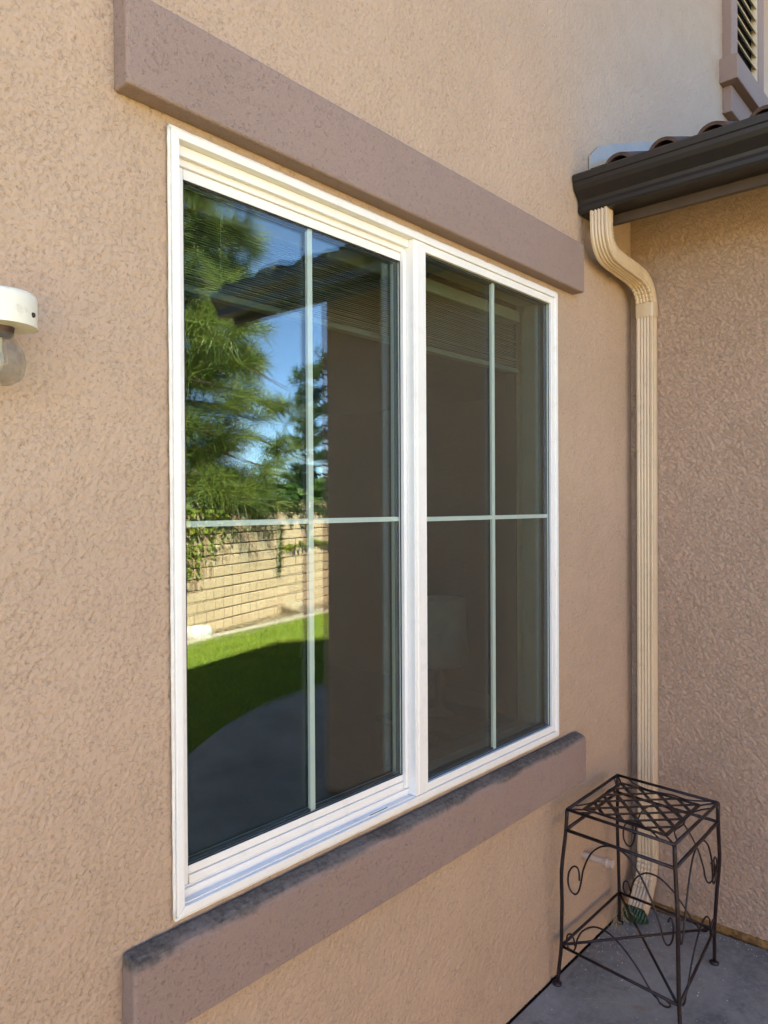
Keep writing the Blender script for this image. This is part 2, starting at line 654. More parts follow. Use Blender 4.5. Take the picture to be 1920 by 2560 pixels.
def front_wall():
    b = MB()
    T = .15
    zr = lambda *xs: [(x, rake(x)) for x in xs]
    b.prism([(-2.2, 0), (SKX0, 0)] + zr(SKX0, -2.2), 'y', 0, T)
    b.prism([(SKX1, 0), (7.8, 0)] + zr(7.8, SKX1), 'y', 0, T)
    b.prism([(SKX0, SKZ1), (SKX1, SKZ1)] + zr(SKX1, GX, SKX0), 'y', 0, T)
    # backing of the plastered field, round the window opening
    b.box(SKX0, WX0, .012, T, 0, SKZ1)
    b.box(WX1, SKX1, .012, T, 0, SKZ1)
    b.box(WX0, WX1, .012, T, 0, WZ0)
    b.box(WX0, WX1, .012, T, WZ1, SKZ1)
    return b


def field(name, us, ws, hole, to_xyz, mat):
    """a finely divided plaster face; hole = (u0, u1, w0, w1) stays open"""
    U, W = np.meshgrid(us, ws)
    v = to_xyz(U.ravel(), W.ravel())
    nu, nw = len(us), len(ws)
    ii, jj = np.meshgrid(np.arange(nu - 1), np.arange(nw - 1))
    ii, jj = ii.ravel(), jj.ravel()
    if hole:
        uc, wc = (us[ii] + us[ii + 1]) / 2, (ws[jj] + ws[jj + 1]) / 2
        k = ~((uc > hole[0]) & (uc < hole[1]) & (wc > hole[2]) & (wc < hole[3]))
        ii, jj = ii[k], jj[k]
    a0 = jj * nu + ii
    f = np.stack([a0, a0 + 1, a0 + nu + 1, a0 + nu], 1)
    o = np_mesh(name, v, f, mat, house)
    o.data.polygons.foreach_set('use_smooth', [True] * len(o.data.polygons))
    return o


def spaced(a, b, step):
    return np.linspace(a, b, max(2, int(round((b - a) / step)) + 1))


front_wall().build("wall", M['wall'], house)
us = np.concatenate([spaced(SKX0, WX0, .0030), spaced(WX0, WX1, .0042)[1:], spaced(WX1, 2.93, .005)[1:], spaced(2.93, SKX1, .011)[1:]])
ws = np.concatenate([spaced(0, WZ0, .0040), spaced(WZ0, WZ1, .0036)[1:], spaced(WZ1, 3.3, .0046)[1:], spaced(3.3, SKZ1, .009)[1:]])
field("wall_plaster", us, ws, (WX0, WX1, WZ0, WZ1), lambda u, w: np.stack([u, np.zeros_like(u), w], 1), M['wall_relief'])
MB().box(-2.2, -2.05, .15, 8, 0, rake(-2.2)).build("wall", M['wall'], house)
MB().box(7.65, 7.8, .15, 8, 0, rake(7.8)).build("wall", M['wall'], house)
MB().prism([(-2.2, 0), (7.8, 0), (7.8, rake(7.8)), (GX, rake(GX)), (-2.2, rake(-2.2))], 'y', 8, 8.15).build("wall", M['wall'], house)
# the short wing wall that closes the corner on the right
wz = lambda x: 2.66 + .38 * (x - 2.55)
ww = MB()
ww.box(XC + .010, XC + .15, WEND + .01, -.0, .028, 2.74)
ww.build("wall", M['wall2'], house)
vs_y = np.concatenate([spaced(WEND, -.75, .012), spaced(-.75, 0, .0055)[1:]])
field("wall_plaster", vs_y, spaced(.028, 2.74, .0055), None, lambda u, w: np.stack([np.full_like(u, XC), u, w], 1)[:, :], M['wall2_relief']).data.flip_normals()
MB().prism([(XC + .15, .0), (7.6, 0), (7.6, 2.74), (5.25, wz(5.25)), (XC + .15, 2.78)], 'y', WEND, WEND + .15).build("wall", M['wall2'], house)
MB().box(7.45, 7.6, WEND + .15, 0, 0, 2.72).build("wall", M['wall2'], house)
MB().box(XC + .006, XC + .14, WEND + .004, -.002, -.02, .028).build("weep_screed", M['screed'], house)
MB().box(-2.0, XC, .006, .12, -.03, .0015).build("weep_screed", M['dark'], house)

# foam trims above and below the window
lm = MB().box(.68, 2.41, -.045, .002, 2.338, 2.506).build("lintel_trim", M['trim'], house, .006, seg=3)
sp = [(-.002, .804), (-.03, .797), (-.040, .791), (-.045, .780), (-.045, .642), (-.040, .636), (.002, .634)]
sm = MB().prism([(p[0], p[1]) for p in sp], 'x', .68, 2.414)
sm.build("sill_trim", M['trim_stain'], house, .007, seg=3)

# main gable roof
rf = MB()
for sgn in (-1, 1):
    xe = GX + sgn * 5.45
    pts = [(GX, GAP_Z), (xe, GAP_Z - GS * 5.45), (xe, GAP_Z - .15 - GS * 5.45), (GX, GAP_Z - .15)]
    rf.prism(pts, 'y', -.35, 8.5)
rf.build("roof", M['tile'], house)

# interior room seen dimly through the glass
rm = MB()
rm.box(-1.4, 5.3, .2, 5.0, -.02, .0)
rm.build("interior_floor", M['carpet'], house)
rm = MB()
rm.box(-1.5, -1.4, .15, 5.0, 0, 2.5)
rm.box(5.3, 5.4, .15, 5.0, 0, 2.5)
rm.box(-1.5, 5.4, 5.0, 5.1, 0, 2.5)
rm.box(-1.5, 5.4, .15, 5.1, 2.5, 2.6)
rm.box(-1.5, WX0 + .03, .151, .19, 0, 2.5)
rm.box(WX1 - .005, 5.3, .151, .19, 0, 2.5)
rm.box(WX0 + .03, WX1 - .005, .151, .19, 0, WZ0 + .02)
rm.box(WX0 + .03, WX1 - .005, .151, .19, WZ1 - .02, 2.5)
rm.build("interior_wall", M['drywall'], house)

# ---- gable vent on the upper wall
vent = empty("gable_vent", (4.36, 0, 4.2), parent=house)
vent["label"] = "mauve framed louvered vent high on the upper wall"
VX0, VX1, VD = 4.063, 4.66, .045
OX0, OX1, OZ0 = 4.165, 4.55, 3.945
f = MB()
f.box(VX0, OX0, -VD, .002, 3.88, 4.95)
f.box(OX1, VX1, -VD, .002, 3.88, 4.95)
f.box(OX0, OX1, -VD, .002, 4.75, 4.95)
f.build("vent_frame", M['trim'], vent, .004)
MB().box(OX1 - .006, OX1 - .0005, -VD + .006, -.001, 3.90, 4.75).build("vent_lining", M['louver'], vent)
MB().box(VX0 - .05, VX1 + .05, -.088, .002, 3.755, 3.88).build("vent_sill", M['trim'], vent, .005)
MB().box(VX0, VX1, -.045, .002, 3.62, 3.755).build("vent_apron", M['trim'], vent, .005)
MB().box(OX0, OX1, -.008, -.003, 3.88, 4.75).build("vent_backing", M['dark'], vent)
MB().box(OX0, OX1, -VD + .004, .0, 3.88, 3.90).build("vent_ledge", M['trim'], vent)
lv = MB().prism([(-.006, 0), (-.034, -.036), (-.038, -.034), (-.010, .004)], 'x', OX0 + .002, OX1 - .002).build("louver", M['louver'], vent)
for k in range(1, 12):
    share(lv, vent, (0, 0, 3.94 + .068 * k))
lv.location.z = 3.94

# ---- wing roof
RS = .38
zt = lambda x: 2.80 + RS * (x - 2.50)
roof = MB()
roof.prism([(2.545, zt(2.545) - .05), (5.25, zt(5.25) - .05), (7.95, zt(2.545) - .05), (7.95, zt(2.545) - .085), (5.25, zt(5.25) - .09), (2.545, zt(2.545) - .085)], 'y', -2.03, -.003)
roof_o = roof.build("roof", M['fascia'], house)
fb = MB().box(2.54, 2.562, -2.03, -.004, 2.60, 2.762)
fb.build("fascia_board", M['fascia'], roof_o, .002)
fb2 = MB().prism([(2.562, 2.62), (5.25, zt(5.25) - .22), (5.25, zt(5.25) - .095), (2.562, zt(2.562) - .095)], 'y', -2.03, -2.005)
fb2.build("rake_board", M['fascia'], roof_o)
so = MB().prism([(2.563, 2.615), (XC, 2.75), (XC, 2.765), (2.563, 2.64)], 'y', -2.0, -.004)
so.build("soffit_board", M['fascia'], roof_o)
# barrel tiles, one object each
tl = MB()
prof = []
for i in range(13):
    a_ = math.pi * i / 12
    prof.append((.054 * math.cos(a_), .046 * math.sin(a_)))
L_ = .40
kk = len(tl.v)
for xx, dz, sc in ((0, 0, 1.0), (L_, .03, .92)):
    for (py_, pz_) in prof:
        tl.v.append((xx, py_ * sc, pz_ * sc + dz))
    for (py_, pz_) in prof:
        tl.v.append((xx, py_ * sc * .77, pz_ * sc * .77 + dz))
np_ = 13
for i in range(12):
    o0, i0, o1, i1 = i, np_ + i, 2 * np_ + i, 3 * np_ + i
    tl.f += [(o0, o0 + 1, o1 + 1, o1), (i0, i1, i1 + 1, i0 + 1), (o0, i0, i0 + 1, o0 + 1), (o1, o1 + 1, i1 + 1, i1)]
slope_a = math.atan(RS)
proto = tl.build("roof_tile", M['tile'], roof_o, smooth=False)
pan = MB()
kk = 0
for xx in (0, L_):
    for j in range(7):
        a_ = math.pi * (1 + j / 6)
        pan.v.append((xx, .05 * math.cos(a_), .02 * math.sin(a_) + .012 + xx * .05))
for j in range(6):
    pan.f.append((j, j + 1, 7 + j + 1, 7 + j))
pan_o = pan.build("pan_tile", M['tile'], roof_o, solid=.012)
first = True
for row in range(7):
    for colm in range(13):
        y = -.145 - .155 * colm
        x = 2.475 + row * .365 * math.cos(slope_a)
        z = 2.80 + RS * (x - 2.5) - .024 + random.uniform(-.004, .004)
        o = proto if first else share(proto, roof_o, (0, 0, 0))
        o.location = (x + random.uniform(-.008, .008), y + random.uniform(-.005, .005), z)
        o.rotation_euler = (random.uniform(-.03, .03), -slope_a + .075, random.uniform(-.015, .015))
        q = pan_o if first else share(pan_o, roof_o, (0, 0, 0))
        q.location = (x + .02, y + .0775, z - .012)
        q.rotation_euler = (0, -slope_a, 0)
        first = False
# metal flashing folded up the wall along the roof edge
flm = MB()
flm.prism([(2.53, 2.80), (2.53, 2.868), (2.60, 2.925), (2.72, 2.978), (3.9, 3.43), (3.9, 3.28), (2.62, 2.80)], 'y', -.010, -.003)
flm.build("roof_flashing", M['flash'], roof_o)
flm = MB()
flm.prism([(2.53, 2.82), (2.62, 2.83), (3.9, 3.30), (3.9, 3.315), (2.60, 2.845), (2.53, 2.836)], 'y', -.085, -.010)
flm.build("roof_flashing", M['flash'], roof_o)
mo = MB()
mo.prism([(2.47, 2.80), (2.56, 2.80), (2.58, 2.862), (2.50, 2.85)], 'y', -1.75, -1.60)
mo.build("mortar_patch", M['mortar'], roof_o, .01)

# ------------------------------------------------------------------ window (part of the house)
win = empty("window", (1.534, 0, 1.567), parent=house)
win["label"] = "white vinyl sliding window with thin crossed grille bars"
V = M['vinyl']


def wb(name, x0, x1, y0, y1, z0, z1, mat=V, bevel=.0018):
    return MB().box(x0, x1, y0, y1, z0, z1).build(name, mat, win, bevel)


MX0, MX1 = 1.509, 1.561
# outer frame: lip all round, mitre lines left as hairline gaps
g = .0006
LW = .016


def lip(name, pts):
    MB().prism(pts, 'y', -.013, .03).build(name, V, win, .0016)


lip("frame_jamb", [(WX0, WZ0 + g), (WX0 + LW, WZ0 + LW + g), (WX0 + LW, WZ1 - LW - g), (WX0, WZ1 - g)])
lip("frame_jamb", [(WX1, WZ0 + g), (WX1 - LW, WZ0 + LW + g), (WX1 - LW, WZ1 - LW - g), (WX1, WZ1 - g)])
lip("frame_head", [(WX0 + g, WZ1), (WX0 + LW + g, WZ1 - LW), (WX1 - LW - g, WZ1 - LW), (WX1 - g, WZ1)])
lip("frame_sill", [(WX0 + g, WZ0), (WX0 + LW + g, WZ0 + LW), (WX1 - LW - g, WZ0 + LW), (WX1 - g, WZ0)])
# deeper frame body behind the lip
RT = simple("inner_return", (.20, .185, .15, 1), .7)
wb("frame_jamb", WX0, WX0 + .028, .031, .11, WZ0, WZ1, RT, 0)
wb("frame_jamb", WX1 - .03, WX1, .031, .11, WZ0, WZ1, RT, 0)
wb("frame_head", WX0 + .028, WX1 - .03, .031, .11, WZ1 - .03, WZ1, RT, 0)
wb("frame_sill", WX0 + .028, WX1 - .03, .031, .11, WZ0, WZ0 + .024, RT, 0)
# fixed light: glazing beads
IX0, IX1 = MX1 - .002, WX1 - LW
wb("glazing_bead", IX1 - .022, IX1, -.008, .012, WZ0 + LW + .001, WZ1 - LW - .001)
wb("glazing_bead", MX1, IX1 - .023, -.008, .012, 2.274, WZ1 - LW - .001)
wb("glazing_bead", MX1, IX1 - .023, -.008, .012, WZ0 + LW + .001, .860)
# mullion and the interlocking stile beside it
mu = MB()
mu.box(MX0, MX1, -.010, .03, WZ0 + LW + .001, WZ1 - LW - .001)
mu.box(MX0 + .012, MX0 + .022, -.0118, -.009, WZ0 + LW + .004, WZ1 - LW - .004)
mu.build("mullion", V, win, .002)
# head channel steps over the sliding side
SX0, SX1 = WX0 + LW, MX0
wb("head_track", SX0, SX1, .006, .018, 2.276, 2.2965)
wb("head_track", SX0, SX1, .0185, .0305, 2.263, 2.2965)
wb("sill_track", SX0, SX1, -.004, .0145, .8225, .8375, M['vinyl'])
wb("sill_track", SX0, SX1, .015, .0215, .8225, .8545)
wb("sill_track", SX0, SX1, -.0035, .0005, .8376, .8405)
wb("sill_track", SX0, SX1, .022, .0305, .8225, .8575)
MB().box(1.34, 1.405, -.0025, .0, .84055, .8409).build("weep_slot", M['seal'], win)
# sliding sash
SY = .024
sash_z0, sash_z1 = .8578, 2.2625
RW = .021
wb("sash_stile", SX0 + .003, .838, SY, .06, sash_z0, sash_z1)
wb("sash_stile", 1.496, 1.5085, .014, .06, sash_z0, sash_z1 + .006)
wb("sash_rail", .8385, 1.4955, SY, .06, .8755, .893)
wb("sash_rail", .8385, 1.4955, SY - .003, .06, sash_z0, .8745)
wb("sash_rail", .8385, 1.4955, SY, .06, 2.241, 2.2625)
# caulk bead round the frame
ck = MB()
pth = [(WX0 - .003, -.006, WZ0 - .004), (WX1 + .003, -.006, WZ0 - .004), (WX1 + .003, -.006, WZ1 + .003), (WX0 - .003, -.006, WZ1 + .003)]
for a_, b_ in zip(pth, pth[1:] + pth[:1]):
    a_, b_ = Vector(a_), Vector(b_)
    nn = 60
    ck.tube([a_.lerp(b_, i / nn) + Vector((random.uniform(-.0003, .0003), 0, random.uniform(-.0003, .0003))) for i in range(nn + 1)], [.0036 + random.uniform(-.0005, .0006) for _ in range(nn + 1)], 6)
ck.build("caulk_bead", M['caulk'], win, smooth=True)


def pane(x0, x1, z0, z1, y, mat, bow, th=.003):
    """a glass lite, very slightly dished the way sealed units are"""
    nx, nz = 16, 24
    X, Z = np.meshgrid(np.linspace(-1, 1, nx + 1), np.linspace(-1, 1, nz + 1))
    B = bow * (1 - X ** 2) * (1 - Z ** 2)
    px = (x0 + x1) / 2 + X * (x1 - x0) / 2
    pz = (z0 + z1) / 2 + Z * (z1 - z0) / 2
    vs_, fs = [], []
    for s_, yy in ((0, y), (1, y + th)):
        vs_.append(np.stack([px, yy + B, pz], -1).reshape(-1, 3))
    k = (nx + 1) * (nz + 1)
    for i in range(nz):
        for j in range(nx):
            a0 = i * (nx + 1) + j
            q = [a0, a0 + 1, a0 + nx + 2, a0 + nx + 1]
            fs.append(q)
            fs.append([k + t for t in q[::-1]])
    ring = [j for j in range(nx + 1)] + [i * (nx + 1) + nx for i in range(1, nz + 1)] + [nz * (nx + 1) + j for j in range(nx - 1, -1, -1)] + [i * (nx + 1) for i in range(nz - 1, 0, -1)]
    for a0, b0 in zip(ring, ring[1:] + ring[:1]):
        fs.append([b0, a0, k + a0, k + b0])
    o = np_mesh("glass_pane", np.concatenate(vs_), np.array(fs), mat, win)
    n2 = 2 * nx * nz
    o.data.polygons.foreach_set('use_smooth', [i < n2 for i in range(len(o.data.polygons))])
    o.data.set_sharp_from_angle(angle=R(30))
    return o


def igu(x0, x1, z0, z1, y, bow1, bow2):
    pane(x0, x1, z0, z1, y, M['glass'], bow1)
    pane(x0, x1, z0, z1, y + .016, M['lowe'], bow2)
    s_ = .0065
    for q in ((x0, x0 + s_, z0, z1), (x1 - s_, x1, z0, z1), (x0 + s_, x1 - s_, z0, z0 + s_), (x0 + s_, x1 - s_, z1 - s_, z1)):
        MB().box(q[0], q[1], y + .0045, y + .0145, q[2], q[3]).build("spacer_bar", M['spacer'], win)
    # black gasket against the outer face
    e = .0025
    for q in ((x0, x0 + e, z0, z1), (x1 - e, x1, z0, z1), (x0 + e, x1 - e, z0, z0 + e), (x0 + e, x1 - e, z1 - e, z1)):
        MB().box(q[0], q[1], y - .0035, y - .0012, q[2], q[3]).build("gasket", M['seal'], win)


LY, RY = .0285, .005
igu(.8375, 1.4965, .8925, 2.2415, LY, .0010, -.0012)
igu(MX1 - .001, IX1 - .021, .859, 2.275, RY, .0006, -.0008)


def bars(x0, x1, z0, z1, y, xv, zh):
    w = .0076
    G = M['grille']
    MB().box(xv - w, xv + w, y + .0042, y + .0135, z0, z1).build("grille_bar", G, win, .001)
    MB().box(x0, xv - w - .0003, y + .0043, y + .0133, zh - w * .8, zh + w * .8).build("grille_bar", G, win, .001)
    MB().box(xv + w + .0003, x1, y + .0043, y + .0133, zh - w * .8, zh + w * .8).build("grille_bar", G, win, .001)


bars(.8375, 1.4965, .8925, 2.2415, LY, 1.182, 1.566)
bars(MX1 - .001, IX1 - .021, .859, 2.275, RY, 1.914, 1.564)

# ------------------------------------------------------------------ mini blind inside
blind = empty("mini_blind", (1.534, .14, 2.07), "raised white mini blind hanging inside the window behind the glass", "blind")
MB().box(.83, 2.262, .122, .156, 2.235, 2.272).build("headrail", M['blind'], blind, .002)
MB().box(.835, 2.257, .126, .152, 2.058, 2.072).build("bottom_rail", M['blind_rail'], blind, .003)
sl_ = MB()
sl_.prism([(-.012, -.0008), (-.006, .0012), (0, .0018), (.006, .0012), (.012, -.0008), (.006, .0006), (0, .0012), (-.006, .0006)], 'x', .836, 2.256)
s0 = sl_.build("slat", M['blind'], blind)
NS = 30
for k in range(NS):
    z = 2.077 + (2.230 - 2.077) * (k / (NS - 1)) ** 1.02
    o = s0 if k == 0 else share(s0, blind, (0, 0, 0))
    o.location = (random.uniform(-.0012, .0012), .139 + random.uniform(-.001, .001), z)
    o.rotation_euler.x = .35 + random.uniform(-.08, .08)
for xx in (1.0, 1.53, 2.08):
    MB().tube([(xx, .125, 2.24), (xx, .125, 2.07)], .0011, 5).build("ladder_cord", M['blind'], blind)

tab = empty("side_table", (3.21, 1.2, 0), "low dark side table in the room behind the right pane", "side table")
MB().box(2.96, 3.46, .95, 1.45, .44, .47).build("table_top", M['dark'], tab, .004)
for sx in (2.98, 3.40):
    for sy in (.97, 1.39):
        MB().box(sx, sx + .04, sy, sy + .04, 0, .439).build("leg", M['dark'], tab)
tl_ = empty("table_lamp", (3.21, 1.2, .47), "table lamp with a pale shade, dimly visible low in the right pane", "lamp")
MB().lathe([(.075, .471), (.075, .485), (.03, .50), (.022, .60), (.034, .66), (.012, .74), (.010, .80)], 3.21, 1.2, 24).build("lamp_base", M['dark'], tl_, smooth=True)
MB().lathe([(.155, .75), (.138, 1.10)], 3.21, 1.2, 40, cap=False).build("lamp_shade", M['shade'], tl_, smooth=True, solid=.002)

# ------------------------------------------------------------------ gutter
gut = empty("gutter", (2.47, -1.0, 2.63), "dark bronze rain gutter along the eave of the tiled wing", "gutter")
gp = [(2.536, 2.770), (2.536, 2.632), (2.452, 2.632), (2.446, 2.640), (2.4455, 2.652), (2.449, 2.664), (2.446, 2.676), (2.432, 2.690), (2.418, 2.703), (2.410, 2.716), (2.4085, 2.730), (2.404, 2.733), (2.402, 2.752), (2.406, 2.757), (2.416, 2.757), (2.418, 2.751)]
gb = MB()
k = 0
for y in (-2.05, -.006):
    gb.v += [(p[0], y, p[1]) for p in gp]
n = len(gp)
gb.f = [(i, i + 1, n + i + 1, n + i) for i in range(n - 1)]
gb.build("gutter_trough", M['bronze'], gut, solid=.0016)
for y in (-.0045, -2.0515):
    ec = MB().prism(gp[:-2] + [(2.414, 2.752)], 'y', y - .001, y + .001)
    ec.build("end_cap", M['bronze'], gut)
    MB().tube([(p[0] - .0005, y - .002, p[1]) for p in gp[2:-3]], .0016, 5).build("end_seam", M['bronze'], gut)

# ------------------------------------------------------------------ downspout
ds = empty("downspout", (2.875, -.077, 0), "beige ribbed downspout running down the house corner beside the window", "downspout")
HA, HB = .0255, .0325


def ds_section():
    pts = []
    def rib(t, count, span):
        # t in -1..1 across the face
        u = (t + span) / (2 * span) * count
        if abs(t) > span:
            return 0
        return -.0032 * (0.5 - 0.5 * math.cos(2 * math.pi * u)) if count else 0
    nb, na = 48, 28
    # +a face (outward), b from -1 to 1
    for i in range(nb + 1):
        t = -.93 + 1.86 * i / nb
        pts.append((HA + rib(t, 4, .74), HB * t))
    for i in range(na + 1):
        t = .90 - 1.8 * i / na
        pts.append((HA * t, HB + rib(t - .15, 3, .42) * .6))
    for i in range(nb + 1):
        t = .93 - 1.86 * i / nb
        pts.append((-HA - rib(t, 4, .74), HB * t))
    for i in range(na + 1):
        t = -.90 + 1.8 * i / na
        pts.append((HA * t, -HB - rib(t - .15, 3, .42) * .6))
    return pts


SEC = ds_section()
FLAT = [(HA * a_ * 1.03, HB * b_ * 1.03) for a_, b_ in ((.96, -.9), (1, -.8), (1, .8), (.96, .9), (.9, .97), (.8, 1), (-.8, 1), (-.95, .95), (-1, .8), (-1, -.8), (-.95, -.95), (-.8, -1), (.8, -1), (.9, -.97))]


def resample(p, step):
    P = [Vector((q[0], 0, q[1])) for q in p]
    # Catmull-Rom then even steps
    dense = []
    for i in range(len(P) - 1):
        p0, p1, p2, p3 = P[max(i - 1, 0)], P[i], P[i + 1], P[min(i + 2, len(P) - 1)]
        for k in range(20):
            t = k / 20
            dense.append(.5 * ((2 * p1) + (p2 - p0) * t + (2 * p0 - 5 * p1 + 4 * p2 - p3) * t * t + (3 * p1 - p0 - 3 * p2 + p3) * t ** 3))
    dense.append(P[-1])
    out, acc = [dense[0]], 0
    for a_, b_ in zip(dense, dense[1:]):
        acc += (b_ - a_).length
        if acc >= step:
            out.append(b_)
            acc = 0
    if (out[-1] - dense[-1]).length > 1e-4:
        out.append(dense[-1])
    return out


def ds_sweep(name, path, sec, step=.02, crimp=None, yc=-.077, grow=1.0, cap=False):
    P = resample(path, step)
    b = MB()
    m = len(P)
    arc = 0
    for i, p in enumerate(P):
        if i:
            arc += (P[i] - P[i - 1]).length
        T = (P[min(i + 1, m - 1)] - P[max(i - 1, 0)]).normalized()
        Nn = Vector((T.z, 0, -T.x))
        for a_, b_ in sec:
            a2, b2 = a_, b_
            if crimp:
                s0_, s1_, pitch_, side = crimp
                if s0_ < arc < s1_:
                    ph = ((arc - s0_) % pitch_) / pitch_
                    dip = max(0, 1 - abs(ph - .5) / .2)
                    w = min(max((side * a_ / HA + .6) / 1.0, 0), 1)
                    a2 -= side * .0042 * dip * w * (1 if side * a_ > 0 else .4)
                    b2 *= 1 - .035 * dip * w
            q = p + Nn * a2 * grow
            b.v.append((q.x, yc + b2 * grow, q.z))
    n = len(sec)
    for i in range(m - 1):
        for j in range(n):
            j2 = (j + 1) % n
            b.f.append((i * n + j, i * n + j2, (i + 1) * n + j2, (i + 1) * n + j))
    if cap:
        b.f.append(tuple(range(n)))
    o = b.build(name, M['beige_metal'], ds, smooth=True)
    o.data.set_sharp_from_angle(angle=R(38))
    return o


ds_sweep("elbow", [(2.475, 2.636), (2.475, 2.585), (2.479, 2.550), (2.494, 2.518), (2.522, 2.496), (2.56, 2.486), (2.64, 2.479)], SEC, .002, (.045, .135, .014, -1))
ds_sweep("elbow", [(2.635, 2.4795), (2.72, 2.474), (2.775, 2.468), (2.820, 2.455), (2.852, 2.430), (2.869, 2.400), (2.875, 2.372), (2.875, 2.345)], SEC, .002, (.13, .31, .022, 1), grow=1.03)
ds_sweep("pipe", [(2.875, 2.39), (2.875, 1.6), (2.875, .9), (2.875, .25)], SEC, .05)
ds_sweep("strap_band", [(2.875, 2.383), (2.875, 2.36), (2.875, 2.331)], FLAT, .01, grow=1.06)
ds_sweep("kickout_elbow", [(2.875, .30), (2.875, .24), (2.870, .19), (2.856, .145), (2.832, .105), (2.80, .070), (2.772, .045)], SEC, .002, (.06, .22, .020, 1), grow=1.035)
sc_ = MB()
for (x, y, z) in ((2.4485, -.062, 2.615), (2.848, -.072, 2.375), (2.848, -.072, 2.342), (2.8475, -.085, .29)):
    sc_ = MB().lathe([(.0001, .0022), (.0022, .0016), (.0032, 0)], 0, 0, 10)
    o = sc_.build("screw", M['beige_metal'], ds, smooth=True)
    o.rotation_euler = (0, -math.pi / 2, 0)
    o.location = (x, y, z)

# ------------------------------------------------------------------ pipe stub low on the wall
stub = empty("pipe_stub", (2.476, 0, .339), "short capped beige drain pipe sticking out of the wall under the sill", "pipe")
b = MB()
def ylathe(prof, cx, cz, n=20):
    q = MB()
    m_ = len(prof)
    for r_, y_ in prof:
        for j in range(n):
            a_ = 2 * math.pi * j / n
            q.v.append((cx + r_ * math.cos(a_), y_, cz + r_ * math.sin(a_)))
    for i in range(m_ - 1):
        for j in range(n):
            q.f.append((i * n + j, i * n + (j + 1) % n, (i + 1) * n + (j + 1) % n, (i + 1) * n + j))
    q.f.append(tuple(range(n)))
    q.f.append(tuple((m_ - 1) * n + j for j in range(n)))
    return q
o = ylathe([(.0125, .002), (.0125, -.078)], 2.476, .339).build("pipe_body", M['beige_pvc'], stub, smooth=True)
o.data.set_sharp_from_angle(angle=R(50))
o = ylathe([(.015, -.078), (.0165, -.081), (.0165, -.094), (.0145, -.096), (.0145, -.112), (.0105, -.1125)], 2.476, .339).build("coupling", M['beige_pvc'], stub, smooth=True)
o.data.set_sharp_from_angle(angle=R(40))

# ------------------------------------------------------------------ wall light
lamp = empty("wall_light", (.456, -.08, 1.87), "small cream wall light with a bare clear bulb and no shade", "lamp")
LX, LYY = .4525, -.082
cp = MB().lathe([(.0455, 1.868), (.049, 1.868), (.049, 1.909), (.0475, 1.914), (.043, 1.917), (.0005, 1.918)], LX, LYY, 48)
o = cp.build("fitter_cap", M['cream'], lamp, smooth=True, solid=.0015)
o.data.set_sharp_from_angle(angle=R(40))
# arm from the cap back to the wall plate
MB().prism([(-.050, 1.870), (-.032, 1.870), (-.020, 1.858), (-.012, 1.84), (-.010, 1.80), (-.002, 1.80), (-.002, 1.905), (-.050, 1.905)], 'x', LX - .024, LX + .024).build("arm", M['cream'], lamp, .003)
MB().lathe([(.001, -.010), (.032, -.010), (.036, -.006), (.036, -.0005)], 0, 0, 36).build("wall_plate", M['cream'], lamp, smooth=True).matrix_basis = Matrix.Translation((LX, .004, 1.835)) @ Matrix.Rotation(R(-90), 4, 'X')
sk = MB().lathe([(.0005, 1.905), (.019, 1.905), (.019, 1.868), (.017, 1.856), (.0135, 1.852)], LX, LYY, 24)
sk.build("socket", M['screwhead'], lamp, smooth=True)
bp = [(r_ * 1.13, 1.868 + (z_ - 1.86) * 1.02 + .012) for r_, z_ in [(.013, 1.860), (.0135, 1.846), (.0165, 1.834), (.0225, 1.822), (.0275, 1.811), (.0298, 1.800), (.0298, 1.792), (.0272, 1.780), (.0215, 1.771), (.0125, 1.765), (.0004, 1.763)]]
MB().lathe(bp, LX, LYY, 40, cap=False).build("bulb", M['bulb'], lamp, smooth=True, solid=.0006)
fil = MB()
fil.tube([(LX - .006, LYY, 1.85), (LX - .009, LYY, 1.815), (LX, LYY - .002, 1.811), (LX + .009, LYY, 1.815), (LX + .006, LYY, 1.85)], .0006, 5)
fil.tube([(LX, LYY, 1.856), (LX, LYY, 1.83)], .0022, 8)
fil.build("filament", M['brass'], lamp)
o = MB().lathe([(.0001, .003), (.0032, .0024), (.0042, 0)], 0, 0, 12).build("screw", M['screwhead'], lamp, smooth=True)
a_ = R(-52)
o.location = (LX + .0492 * math.cos(a_), LYY + .0492 * math.sin(a_), 1.884)
o.rotation_euler = (0, math.pi / 2, a_)

# ------------------------------------------------------------------ plant stand in the corner
stand = empty("plant_stand", (2.43, -.24, 0), "dark wrought iron plant stand with lattice top in the corner by the downspout", "plant stand")
H = .600
TOP = {'l': Vector((2.222, -.070, H)), 'b': Vector((2.628, -.062, H)), 'r': Vector((2.601, -.426, H)), 'f': Vector((2.196, -.429, H))}
FOOT = {'l': Vector((2.232, -.026, 0)), 'b': Vector((2.715, -.030, 0)), 'r': Vector((2.692, -.384, 0)), 'f': Vector((2.180, -.455, 0))}
I = M['iron']


def leg_at(k, z):
    """leg k's centre at height z: straight at the top, a soft bow, then splayed to the foot"""
    t = TOP[k]
    c_ = (TOP['l'] + TOP['b'] + TOP['r'] + TOP['f']) / 4
    out = Vector((t.x - c_.x, t.y - c_.y, 0)).normalized()
    u = z / H
    ft = FOOT[k]
    base = Vector((ft.x, ft.y, 0)).lerp(Vector((t.x, t.y, 0)), min(1, u ** .8 * 1.0))
    bow = .009 * math.exp(-((u - .66) / .16) ** 2) - .004 * math.exp(-((u - .22) / .1) ** 2)
    p = base + out * bow
    return Vector((p.x, p.y, z))


